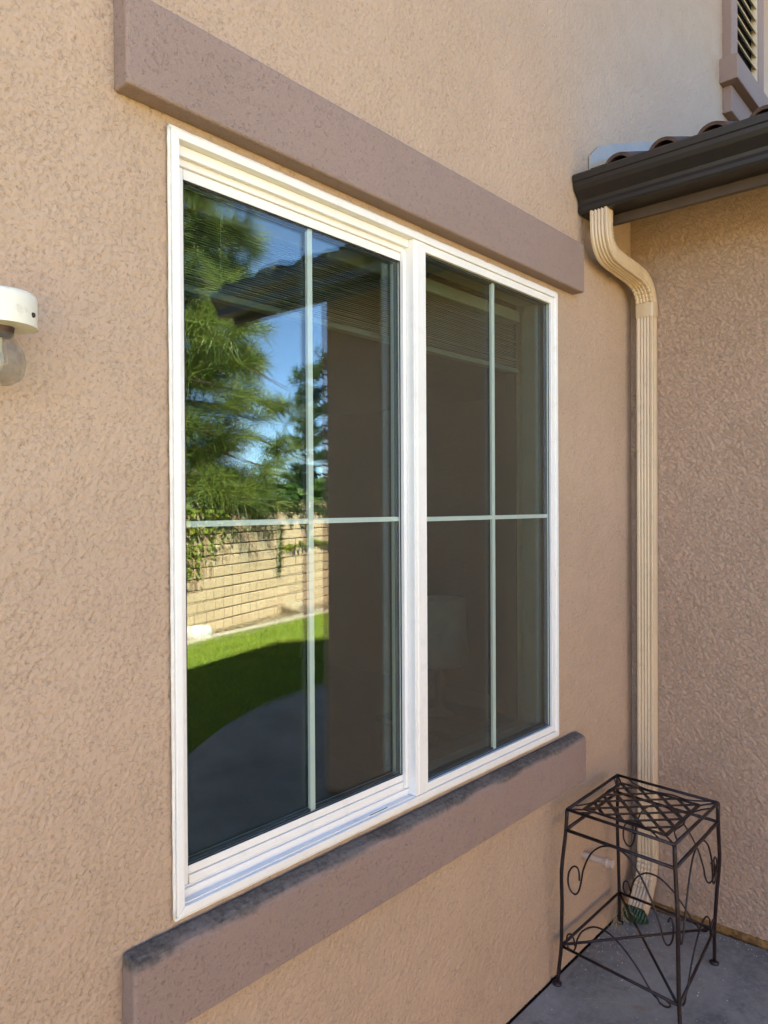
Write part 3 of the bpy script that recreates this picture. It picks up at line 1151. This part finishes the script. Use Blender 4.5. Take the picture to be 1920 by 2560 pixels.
for k in 'lbrf':
    lo = MB().tube([leg_at(k, z) for z in np.linspace(.004, H - .002, 26)], .0062, 10).build("leg", I, stand, smooth=True)
    fo = MB().lathe([(.0155, .001), (.016, .005), (.010, .009), (.007, .012)], FOOT[k].x, FOOT[k].y, 16).build("foot", I, lo, smooth=True)
ring = 'lbrf'
for z, r_ in ((H, .0052), (H - .068, .0056)):
    for a_, b_ in zip(ring, ring[1:] + ring[:1]):
        p, q = leg_at(a_, z), leg_at(b_, z)
        MB().tube([p, q], r_, 8).build("top_rail" if z == H else "apron_rail", I, stand, smooth=True)
ZS = .135
for a_, b_ in zip(ring, ring[1:] + ring[:1]):
    MB().tube([leg_at(a_, ZS), leg_at(b_, ZS)], .0048, 8).build("stretcher", I, stand, smooth=True)
MB().tube([leg_at('l', ZS + .004), leg_at('r', ZS + .004)], .0045, 8).build("cross_brace", I, stand, smooth=True)
MB().tube([leg_at('b', ZS - .005), leg_at('f', ZS - .005)], .0045, 8).build("cross_brace", I, stand, smooth=True)


def bil(u, w, z=H):
    a_ = TOP['l'].lerp(TOP['b'], u)
    b_ = TOP['f'].lerp(TOP['r'], u)
    p = a_.lerp(b_, w)
    return Vector((p.x, p.y, z))


I0, I1, J0, J1 = .14, .88, .10, .87


def strip(u0, w0, u1, w1, z, wd_=.0125, th_=.0022, name="lattice_strip"):
    p, q = bil(u0, w0, z), bil(u1, w1, z)
    t = (q - p).normalized()
    s_ = Vector((-t.y, t.x, 0)) * wd_ / 2
    up = Vector((0, 0, th_ / 2))
    b = MB()
    for e_ in (p, q):
        for sg, zz in ((-1, -1), (1, -1), (1, 1), (-1, 1)):
            b.v.append(tuple(e_ + s_ * sg + up * zz))
    b.f = [(0, 1, 5, 4), (1, 2, 6, 5), (2, 3, 7, 6), (3, 0, 4, 7), (0, 3, 2, 1), (4, 5, 6, 7)]
    return b.build(name, I, stand)


for (a_, b_, c_, d_) in ((I0, J0, I1, J0), (I1, J0, I1, J1), (I1, J1, I0, J1), (I0, J1, I0, J0)):
    strip(a_, b_, c_, d_, H - .006, .0125, .003, "lattice_border")
# diagonals both ways across the inner rectangle
du, dw = I1 - I0, J1 - J0
for s_ in (-.75, -.5, -.25, 0, .25, .5, .75):
    # direction (1,1)
    t0, t1 = max(0, -s_), min(1, 1 - s_)
    strip(I0 + du * t0, J0 + dw * (t0 + s_), I0 + du * t1, J0 + dw * (t1 + s_), H - .0045)
    strip(I0 + du * t0, J1 - dw * (t0 + s_), I0 + du * t1, J1 - dw * (t1 + s_), H - .0075)
for (u0, w0, u1, w1) in ((0, 0, I0, J0), (1, 0, I1, J0), (1, 1, I1, J1), (0, 1, I0, J1)):
    MB().tube([bil(u0, w0), bil(u1, w1, H - .008)], .003, 6).build("corner_rod", I, stand, smooth=True)


def cat(pts, n=10):
    out = []
    P = [Vector(p) for p in pts]
    for i in range(len(P) - 1):
        p0, p1, p2, p3 = P[max(i - 1, 0)], P[i], P[i + 1], P[min(i + 2, len(P) - 1)]
        for k in range(n):
            t = k / n
            out.append(.5 * ((2 * p1) + (p2 - p0) * t + (2 * p0 - 5 * p1 + 4 * p2 - p3) * t * t + (3 * p1 - p0 - 3 * p2 + p3) * t ** 3))
    return out + [P[-1]]


# shallow scrolls between border and rails on each side of the top
for k in range(4):
    pts = [(.12, 0), (.2, .06), (.32, .11), (.45, .12), (.6, .09), (.75, .10), (.85, .05), (.92, 0)]
    if k == 0:
        pl = [bil(u, w, H - .003) for u, w in pts]
    elif k == 1:
        pl = [bil(1 - w, u, H - .003) for u, w in pts]
    elif k == 2:
        pl = [bil(1 - u, 1 - w, H - .003) for u, w in pts]
    else:
        pl = [bil(w * 1.3, 1 - u, H - .003) for u, w in pts]
    MB().tube(cat(pl), .0027, 6).build("top_scroll", I, stand, smooth=True)
UP = [(.17, .385), (.165, .41), (.14, .425), (.10, .42), (.068, .395), (.065, .36), (.09, .338), (.13, .333), (.165, .35), (.19, .39), (.205, .43), (.26, .485), (.36, .52), (.48, .53), (.6, .515), (.71, .47), (.8, .41), (.86, .35), (.885, .315), (.91, .30), (.94, .305), (.962, .33), (.965, .365), (.945, .385), (.925, .37)]
LO = [(.125, .118), (.115, .145), (.085, .158), (.055, .145), (.05, .115), (.075, .094), (.11, .092), (.135, .115), (.15, .15), (.2, .195), (.3, .232), (.42, .235), (.55, .205), (.68, .15), (.79, .085), (.835, .05), (.85, .025), (.885, .012), (.925, .03), (.93, .06), (.905, .075)]
for a_, b_ in zip(ring, ring[1:] + ring[:1]):
    if a_ in 'f':
        a_, b_ = b_, a_
    if a_ + b_ == 'lb':
        continue      # the side against the wall has no scrolls
    for nm, S in (("upper_scroll", UP), ("lower_scroll", LO)):
        pl = []
        for s_, z in S:
            if nm == "lower_scroll":
                z = .135 + (z - .09) * .82 if z > .09 else .135 + (z - .09) * .3
            pl.append(leg_at(a_, z).lerp(leg_at(b_, z), s_))
        MB().tube(cat(pl, 6), .0030, 6).build(nm, I, stand, smooth=True)

# ------------------------------------------------------------------ weeds and litter at the outlet
weed = empty("weed", (2.78, -.03, 0), "broad toothed green leaf growing from the crack under the downspout outlet", "weed")
def leafmesh(L, W, teeth=9):
    b = MB()
    top, bot = [], []
    for i in range(teeth * 2 + 1):
        t = i / (teeth * 2)
        w = W * math.sin(math.pi * min(1, t * .93 + .07)) ** .75 * (1.0 if i % 2 else .88)
        top.append((t * L, w, .12 * w * (1 if i % 4 < 2 else .7) - .25 * L * t * t))
        bot.append((t * L, -w, .12 * w * (1 if i % 4 < 2 else .7) - .25 * L * t * t))
    n_ = len(top)
    mid = [(p[0], 0, -.25 * L * (p[0] / L) ** 2 - .004 + (.003 if i % 2 else 0)) for i, p in enumerate(top)]
    b.v = top + mid + bot
    for i in range(n_ - 1):
        b.f += [(i, i + 1, n_ + i + 1, n_ + i), (n_ + i, n_ + i + 1, 2 * n_ + i + 1, 2 * n_ + i)]
    return b
lf = leafmesh(.105, .036).build("leaf", M['weed'], weed)
lf.location = (2.765, -.028, .045)
lf.rotation_euler = (R(48), R(2), R(-112))
MB().tube(cat([(2.80, -.012, 0), (2.79, -.018, .03), (2.765, -.028, .045)]), .0018, 6).build("stalk", M['weed'], weed)
gr = MB()
for k in range(26):
    x0, y0 = 2.74 + random.uniform(-.09, .06), -.02 + random.uniform(-.02, .015)
    dx, dy, hh = random.uniform(-.10, .04), random.uniform(-.07, .01), random.uniform(.01, .09)
    gr.tube(cat([(x0, min(y0, -.005), .0), (x0 + dx * .4, min(y0 + dy * .4, -.006), hh), (x0 + dx, min(y0 + dy, -.008), hh * .55)], 5), .0007, 4)
tag(gr.build("dry_weeds", M['straw']), "dry weed stalks tangled at the foot of the corner", "weeds", kind='stuff')
lt = MB()
for k in range(420):
    if k < 150:
        x, y = random.gauss(2.62, .12), -abs(random.gauss(.05, .07)) - .01
    elif k < 270:
        x, y = 2.88 - abs(random.gauss(0, .03)), random.uniform(-1.2, -.02)
    else:
        x, y = random.uniform(1.3, 2.88), random.uniform(-1.3, -.02)
    if x > 2.885 or y > -.008:
        continue
    r_ = random.uniform(.0012, .0034)
    a_ = random.uniform(0, 6.28)
    k0 = len(lt.v)
    for j in range(5):
        lt.v.append((x + r_ * math.cos(a_ + j * 1.257) * random.uniform(.6, 1.3), y + r_ * math.sin(a_ + j * 1.257) * random.uniform(.5, 1), .0012 + random.uniform(0, .002)))
    lt.f.append(tuple(range(k0, k0 + 5)))
tag(lt.build("leaf_litter", M['petal']), "pale crumbs of plant litter scattered on the patio", "litter", kind='stuff')
tw = MB()
for k in range(22):
    x, y = random.uniform(1.9, 2.8), random.uniform(-.9, -.03)
    if k < 9:
        x, y = 2.25 + random.gauss(0, .05), -.16 + random.gauss(0, .05)
    a_, L2 = random.uniform(0, 3.14), random.uniform(.01, .06)
    z = .002
    tw.tube(cat([(x, min(y, -.01), z), (x + math.cos(a_) * L2 * .5, min(y + math.sin(a_) * L2 * .5 + .004, -.01), z + .003), (min(x + math.cos(a_) * L2, 2.88), min(y + math.sin(a_) * L2, -.01), z)], 4), .00045, 4)
tag(tw.build("dry_pine_needles_litter", M['straw']), "dry pine needles lying on the patio under the stand", "litter", kind='stuff')

# ------------------------------------------------------------------ garden wall of slump blocks
gw = empty("garden_wall", (6.5, -7.1, 0), "tan slump block garden wall with ivy hanging over its top", "garden wall")
ROWS, CH, BL = 12, .1417, .406
ang_w = math.atan2(-.315, .949)
blk = bmesh.new()
bmesh.ops.create_cube(blk, size=1)
bmesh.ops.scale(blk, vec=(BL - .022, .15, CH - .015), verts=blk.verts)
bmesh.ops.bevel(blk, geom=blk.edges[:], offset=.006, segments=1, affect='EDGES')
bme = bpy.data.meshes.new("block")
blk.to_mesh(bme)
blk.free()
bme.materials.append(M['block'])


def place_block(s_, r_):
    o = bpy.data.objects.new("block", bme)
    COL.objects.link(o)
    p = WL(s_, -.075 + random.uniform(-.003, .003))
    o.location = (p.x, p.y, CH * (r_ + .5) - .03 + .0)
    o.rotation_euler = (0, 0, ang_w)
    o.scale = (1, 1, 1)
    put(o, gw)
    return o


for r_ in range(ROWS):
    off = BL / 2 if r_ % 2 else 0
    for k in range(-6, 18):
        place_block(k * BL + off, r_)
# mortar core, and the far stretches of the wall as joined work
cor = MB()
p0, p1 = WL(-2.75, -.0085), WL(7.35, -.0085)
q0, q1 = WL(-2.75, -.14), WL(7.35, -.14)
cor.prism([tuple(p0), tuple(p1), tuple(q1), tuple(q0)], 'z', -.1, ROWS * CH - .036)
cor.build("mortar_core", M['joint'], gw)
far = MB()
for (a0, a1) in ((-24 * BL, -6 * BL), (18 * BL, 40 * BL)):
    for r_ in range(ROWS):
        s_ = a0 + (BL / 2 if r_ % 2 else 0) - BL / 2
        lim_ = a1 + (BL / 2 if r_ % 2 else 0) - BL / 2 - .01
        while s_ < lim_:
            c0, c1, c2, c3 = WL(s_ + .005, 0), WL(s_ + BL - .006, 0), WL(s_ + BL - .006, -.15), WL(s_ + .005, -.15)
            far.prism([tuple(c0), tuple(c1), tuple(c2), tuple(c3)], 'z', CH * r_ - .025, CH * (r_ + 1) - .035)
            s_ += BL
fo_ = far.build("far_blocks", M['block'], gw)
fo_['kind'] = 'stuff'
fc = MB()
for (a0, a1) in ((-9.9, -2.76), (7.36, 15.9)):
    fc.prism([tuple(WL(a0, -.0085)), tuple(WL(a1, -.0085)), tuple(WL(a1, -.14)), tuple(WL(a0, -.14))], 'z', -.1, ROWS * CH - .036)
fc.build("mortar_core", M['joint'], gw)


# ------------------------------------------------------------------ leaves as small quads
def leaf_cloud(name, C, size, mat, parent, nrm=None, jitter=.6, droop=0.0):
    n_ = len(C)
    a = rng.normal(size=(n_, 3))
    if nrm is not None:
        a = np.array(nrm) + a * jitter
    a /= np.linalg.norm(a, axis=1, keepdims=True)
    t = np.cross(a, rng.normal(size=(n_, 3)))
    t /= np.linalg.norm(t, axis=1, keepdims=True) + 1e-9
    if droop:
        t = t * (1 - droop) + np.array([0, 0, -1]) * droop
        t -= a * np.sum(t * a, 1, keepdims=True)
        t /= np.linalg.norm(t, axis=1, keepdims=True) + 1e-9
    u = np.cross(a, t)
    s_ = (size * rng.uniform(.6, 1.25, n_))[:, None]
    vv = np.zeros((n_, 6, 3))
    vv[:, 0] = C - t * s_ * .5
    vv[:, 1] = C - t * s_ * .2 + u * s_ * .42 + a * s_ * .08
    vv[:, 2] = C + t * s_ * .2 + u * s_ * .34 + a * s_ * .05
    vv[:, 3] = C + t * s_ * .62
    vv[:, 4] = C + t * s_ * .2 - u * s_ * .34 + a * s_ * .05
    vv[:, 5] = C - t * s_ * .2 - u * s_ * .42 + a * s_ * .08
    idx = np.arange(n_)[:, None] * 6
    fs = np.concatenate([idx + np.array([[0, 1, 2, 3]]), idx + np.array([[0, 3, 4, 5]])])
    return np_mesh(name, vv.reshape(-1, 3), fs, mat, parent)


def wall_pts(s, z, off):
    d = np.array([.949, -.315])
    n_ = np.array([.315, .949])
    xy = np.array([5.53, -6.68]) + s[:, None] * d + off[:, None] * n_
    return np.concatenate([xy, z[:, None]], 1)


# big-leaved ivy mound at the left end of the mirrored stretch
ivy = empty("ivy", (5.2, -6.5, 1.0), "thick yellow green ivy spilling over the garden wall's left stretch", "ivy")
n = 3600
s_ = -2.2 + np.abs(rng.normal(0, .5, n)) * 2.0
s_ = np.where(s_ > 1.35, rng.uniform(-2.2, .7, n), s_)
lowz = np.interp(s_, [-2.5, -.5, -.05, .25, .6, 1.4], [.55, .70, .78, .95, 1.18, 1.42])
z_ = lowz + (1.66 - lowz) * rng.uniform(0, 1, n) ** 1.1
clump = np.sin(s_ * 9 + z_ * 3) * np.sin(z_ * 14 - s_ * 2)
keep = clump > -.55
o_ = np.abs(rng.normal(.05, .05, n)) + .015
lc = leaf_cloud("leaves", wall_pts(s_, z_, o_)[keep], .068, M['ivy'], ivy, (.3, .9, .5), .55, .25)
lc['kind'] = 'stuff'
stm = MB()
for k in range(24):
    s0_ = random.uniform(-2, 1.0)
    pts = []
    for i in range(7):
        p = WL(s0_ + .07 * math.sin(i * 1.1 + k), .012 + .01 * random.random())
        pts.append((p.x, p.y, 1.66 - i * .13 * random.uniform(.8, 1.05)))
    stm.tube(cat(pts, 4), .004, 5)
stm.build("stem", M['stem'], ivy)
crp = empty("creeper", (7.0, -7.1, 1.5), "small leaved creeper clinging along the top of the garden wall", "creeper")
n = 5200
s_ = rng.uniform(-2, 5.5, n)
cl = np.sin(s_ * 5.3) + np.sin(s_ * 11.7 + 1) + .6 * np.sin(s_ * 23)
depth_ = np.clip(.30 + .14 * cl, .05, .62)
z_ = 1.68 - depth_ * rng.uniform(0, 1, n) ** 1.25
o_ = np.abs(rng.normal(.025, .022, n)) + .006
kp = (np.sin(s_ * 37) + np.sin(z_ * 31 + s_ * 9) > -1.0)
top = rng.uniform(0, 1, n) < .16
z_ = np.where(top, 1.67 + np.abs(rng.normal(0, .018, n)), z_)
o_ = np.where(top, rng.uniform(-.14, .02, n), o_)
lc = leaf_cloud("leaves", wall_pts(s_, z_, o_)[kp], .042, M['ivy_dark'], crp, (.3, .9, .3), .7, .2)
lc['kind'] = 'stuff'
# two trailing strands
for (sa, za, sb, zb, mm, nm, cnt, sz, lab) in ((1.93, 1.35, 1.86, .62, 'ivy_dark', "vine_strand", 110, .05, "thin vine strand hanging down the middle of the garden wall"),
                                            (2.02, 1.00, 3.6, 1.02, 'ivy', "vine_runner", 150, .06, "bright green vine runner trailing sideways across the garden wall")):
    vn = empty(nm, tuple(WL(sa, .02)) + (za,), lab, "vine")
    t_ = rng.uniform(0, 1, cnt)
    s_ = sa + (sb - sa) * t_ + rng.normal(0, .022, cnt)
    z_ = za + (zb - za) * t_ + rng.normal(0, .018, cnt) + (.07 * np.sin(t_ * 4.5) * np.where(mm == 'ivy', 1, 0) - (.09 * np.sin(np.pi * np.clip(t_ * 2, 0, 1)) if mm == 'ivy' else 0))
    lc = leaf_cloud("leaves", wall_pts(s_, z_, np.abs(rng.normal(.03, .02, cnt)) + .01), sz, M[mm], vn, (.3, .9, .4), .5, .3)
    lc['kind'] = 'stuff'
    tt = np.linspace(0, 1, 12)
    pp = wall_pts(sa + (sb - sa) * tt, za + (zb - za) * tt, np.full(12, .012))
    MB().tube([tuple(q) for q in pp], .003, 5).build("stem", M['stem'], vn)


def boulder(name, loc, size, mat, label, seed):
    rr = random.Random(seed)
    bm = bmesh.new()
    bmesh.ops.create_icosphere(bm, subdivisions=3, radius=1)
    dirs = [Vector((rr.gauss(0, 1), rr.gauss(0, 1), rr.gauss(0, 1))).normalized() for _ in range(9)]
    for v_ in bm.verts:
        k_ = 1.0
        for d_ in dirs:
            t_ = v_.co.dot(d_)
            if t_ > .72:
                v_.co -= d_ * (t_ - .72) * .9
        v_.co.x *= size[0]
        v_.co.y *= size[1]
        v_.co.z *= size[2]
    me = bpy.data.meshes.new(name)
    bm.to_mesh(me)
    bm.free()
    me.materials.append(mat)
    o = bpy.data.objects.new(name, me)
    COL.objects.link(o)
    o.location = loc
    o.rotation_euler = (0, 0, rr.uniform(0, 6))
    tag(o, label, "boulder")
    return o


p = WL(2.02, .16)
boulder("boulder", (p.x, p.y, .06), (.25, .15, .15), M['rock'], "large tan boulder lying at the foot of the garden wall", 3)
p = WL(-.30, .14)
boulder("boulder", (p.x, p.y, .05), (.15, .12, .13), M['rock2'], "white boulder lying in the bed under the ivy", 5)
bl = MB()
for k in range(900):
    s0_ = random.uniform(-2, 5.5)
    p = WL(s0_, random.uniform(.01, max(.03, curb_off(s0_) - .02)))
    a_, L2 = random.uniform(0, 6.28), random.uniform(.015, .045)
    k0 = len(bl.v)
    z = -.008 + random.uniform(0, .025)
    for (u_, w_) in ((-1, 0), (0, .45), (1, 0), (0, -.45)):
        bl.v.append((p.x + L2 * (u_ * math.cos(a_) - w_ * math.sin(a_)), p.y + L2 * (u_ * math.sin(a_) + w_ * math.cos(a_)), z + random.uniform(0, .012)))
    bl.f.append((k0, k0 + 1, k0 + 2, k0 + 3))
tag(bl.build("fallen_leaves", M['straw']), "dry fallen leaves covering the bed below the garden wall", "leaves", kind='stuff')


# ------------------------------------------------------------------ trees
def tufts(centres, dirs, n_each, length, width, mat, parent, spread=.75, name="crown"):
    """long pine needles radiating from branch tips"""
    n_ = len(centres) * n_each
    C = np.repeat(np.array(centres), n_each, 0)
    D = np.repeat(np.array(dirs), n_each, 0)
    d = D + rng.normal(size=(n_, 3)) * spread
    d /= np.linalg.norm(d, axis=1, keepdims=True)
    base = C - D * rng.uniform(-.02, .22, n_)[:, None] * (length / .22)
    L2 = length * rng.uniform(.65, 1.15, n_)[:, None]
    sag = np.array([0, 0, -1.0]) * L2 * .16
    s_ = np.cross(d, rng.normal(size=(n_, 3)))
    s_ /= np.linalg.norm(s_, axis=1, keepdims=True) + 1e-9
    w = width
    vv = np.zeros((n_, 5, 3))
    vv[:, 0] = base - s_ * w * .5
    vv[:, 1] = base + s_ * w * .5
    vv[:, 2] = base + d * L2 * .55 + s_ * w * .42 + sag * .25
    vv[:, 3] = base + d * L2 * .55 - s_ * w * .42 + sag * .25
    vv[:, 4] = base + d * L2 + sag
    i5 = np.arange(n_)[:, None] * 5
    f4 = np.concatenate([i5 + np.array([[0, 1, 2]]), i5 + np.array([[0, 2, 3]]), i5 + np.array([[3, 2, 4]])])
    return np_mesh(name, vv.reshape(-1, 3), f4, mat, parent)


def pine(name, base, height, radius, z_low, label, seed, n_limb=60, sub=7, needle=.24, nw=.007, per=60, mat='needle', tr=.17, spread=.75, gr=None):
    rr = random.Random(seed)
    root = empty(name, base, label, "tree", gr)
    bx, by, bz = base
    MB().tube([(bx + .05 * math.sin(z * .8), by + .04 * math.cos(z * .6), bz + z) for z in np.linspace(0, height * .97, 12)], list(np.linspace(tr, .03, 12)), 10).build("trunk", M['bark'], root, smooth=True)
    limbs = MB()
    C, D = [], []
    for k in range(n_limb):
        u = (k + rr.random()) / n_limb
        z = z_low + (height - z_low) * u
        az = k * 2.399 + rr.uniform(-.4, .4)
        Lb = radius * (1 - (.30 if sub == 8 and per > 80 else .55) * u) * rr.uniform(.65, 1.1)
        pts = []
        for i in range(7):
            t = i / 6
            pts.append(Vector((bx + math.cos(az) * Lb * t, by + math.sin(az) * Lb * t, bz + z + Lb * (.28 * t - .42 * t * t) + rr.uniform(-.03, .03))))
        limbs.tube(pts, list(np.linspace(.035, .008, 7)), 5)
        for j in range(sub):
            t = rr.uniform(.3, 1.0)
            i = min(int(t * 6), 5)
            p = pts[i].lerp(pts[i + 1], t * 6 - i)
            a2 = az + rr.uniform(-1.3, 1.3)
            l2 = rr.uniform(.15, .55) * (.5 + .5 * (radius / 2))
            dz = rr.uniform(-.25, .35)
            q = p + Vector((math.cos(a2), math.sin(a2), dz)) * l2
            limbs.tube([p, p.lerp(q, .5) + Vector((0, 0, -.03)), q], [.011, .008, .005], 4)
            C.append(tuple(q))
            d = Vector((math.cos(a2) * .8, math.sin(a2) * .8, rr.uniform(-.1, .7))).normalized()
            D.append(tuple(d))
            if rr.random() < .6:
                m_ = p.lerp(q, .45)
                C.append(tuple(m_))
                D.append(tuple(d))
    limbs.build("limb", M['bark'], root)
    tufts(C, D, per, needle, nw, M[mat], root, spread)
    return root


pine("pine_tree", (5.9, -8.7, -.1), 9.0, 2.35, 1.75, "large long needled pine tree rising just behind the garden wall", 11, 122, 8, .33, .009, 96, 'needle', .2, 1.15)
pine("pine_tree", (15.6, -14.6, -.1), 6.3, 2.0, 1.2, "slim dark pine tree standing farther off behind the garden wall", 23, 46, 8, .26, .02, 40, 'needle_far', .16, .9)


def bush_tree(base, height, rad, seed, label, leaf=.22):
    rr = np.random.default_rng(seed)
    root = empty("leafy_tree", base, label, "tree", "leafy trees far behind the garden wall")
    n_ = 2600
    th = rr.uniform(0, 2 * np.pi, n_)
    ph = rr.uniform(-.4, 1, n_)
    r_ = rad * (.55 + .45 * rr.uniform(0, 1, n_) ** .5) * (1 + .22 * np.sin(th * 5 + seed) * np.cos(ph * 6))
    C = np.stack([base[0] + r_ * np.cos(th) * np.cos(ph), base[1] + r_ * np.sin(th) * np.cos(ph), base[2] + height - rad * .9 + r_ * np.sin(ph) * .9], 1)
    leaf_cloud("crown", C, leaf, M['bush'], root)
    MB().tube([(base[0], base[1], base[2]), (base[0] + .05, base[1], base[2] + height * .5), (base[0], base[1] + .05, base[2] + height * .8)], [.14, .11, .05], 8).build("trunk", M['bark'], root, smooth=True)
    b = MB()
    for k in range(6):
        a_ = k * 1.05
        b.tube([(base[0], base[1], base[2] + height * .45), (base[0] + rad * .5 * math.cos(a_), base[1] + rad * .5 * math.sin(a_), base[2] + height * .75)], [.05, .015], 5)
    b.build("limb", M['bark'], root)


def vw(u, Z, zb=-.1):
    """a point of the yard at mirrored column u (photo pixels) and distance Z"""
    X = (u - 960) / 1860 * Z
    p = Vector((0, -1.2337)) + Z * Vector((math.cos(yaw), math.sin(yaw))) + X * Vector((math.sin(yaw), -math.cos(yaw)))
    return (p.x, .09 - p.y, zb)


for i, (u, Z, h_, rd, lab) in enumerate((
        (520, 34, 3.0, 1.6, "broad leafy tree half hidden by the pine, far behind the garden wall"),
        (585, 30, 2.6, 1.3, "leafy tree whose crown shows just right of the big pine"),
        (640, 27, 2.35, 1.1, "small round leafy tree in the middle of the row beyond the wall"),
        (690, 30, 2.5, 1.2, "leafy tree under the open patch of sky beyond the wall"),
        (735, 24, 2.45, 1.2, "leafy tree beside the grille bar, left of the slim pine"),
        (775, 21, 2.4, 1.1, "leafy tree at the foot of the slim dark pine"),
        (820, 26, 3.0, 1.5, "leafy tree mostly behind the wing of the house"),
        (640, 46, 3.6, 1.8, "most distant leafy tree, rising behind the small round one"),
        (460, 28, 3.2, 1.8, "leafy tree at the far left end of the row beyond the wall"))):
    bush_tree(vw(u, Z), h_, rd, 100 + i, lab)

scene.render.film_transparent = False
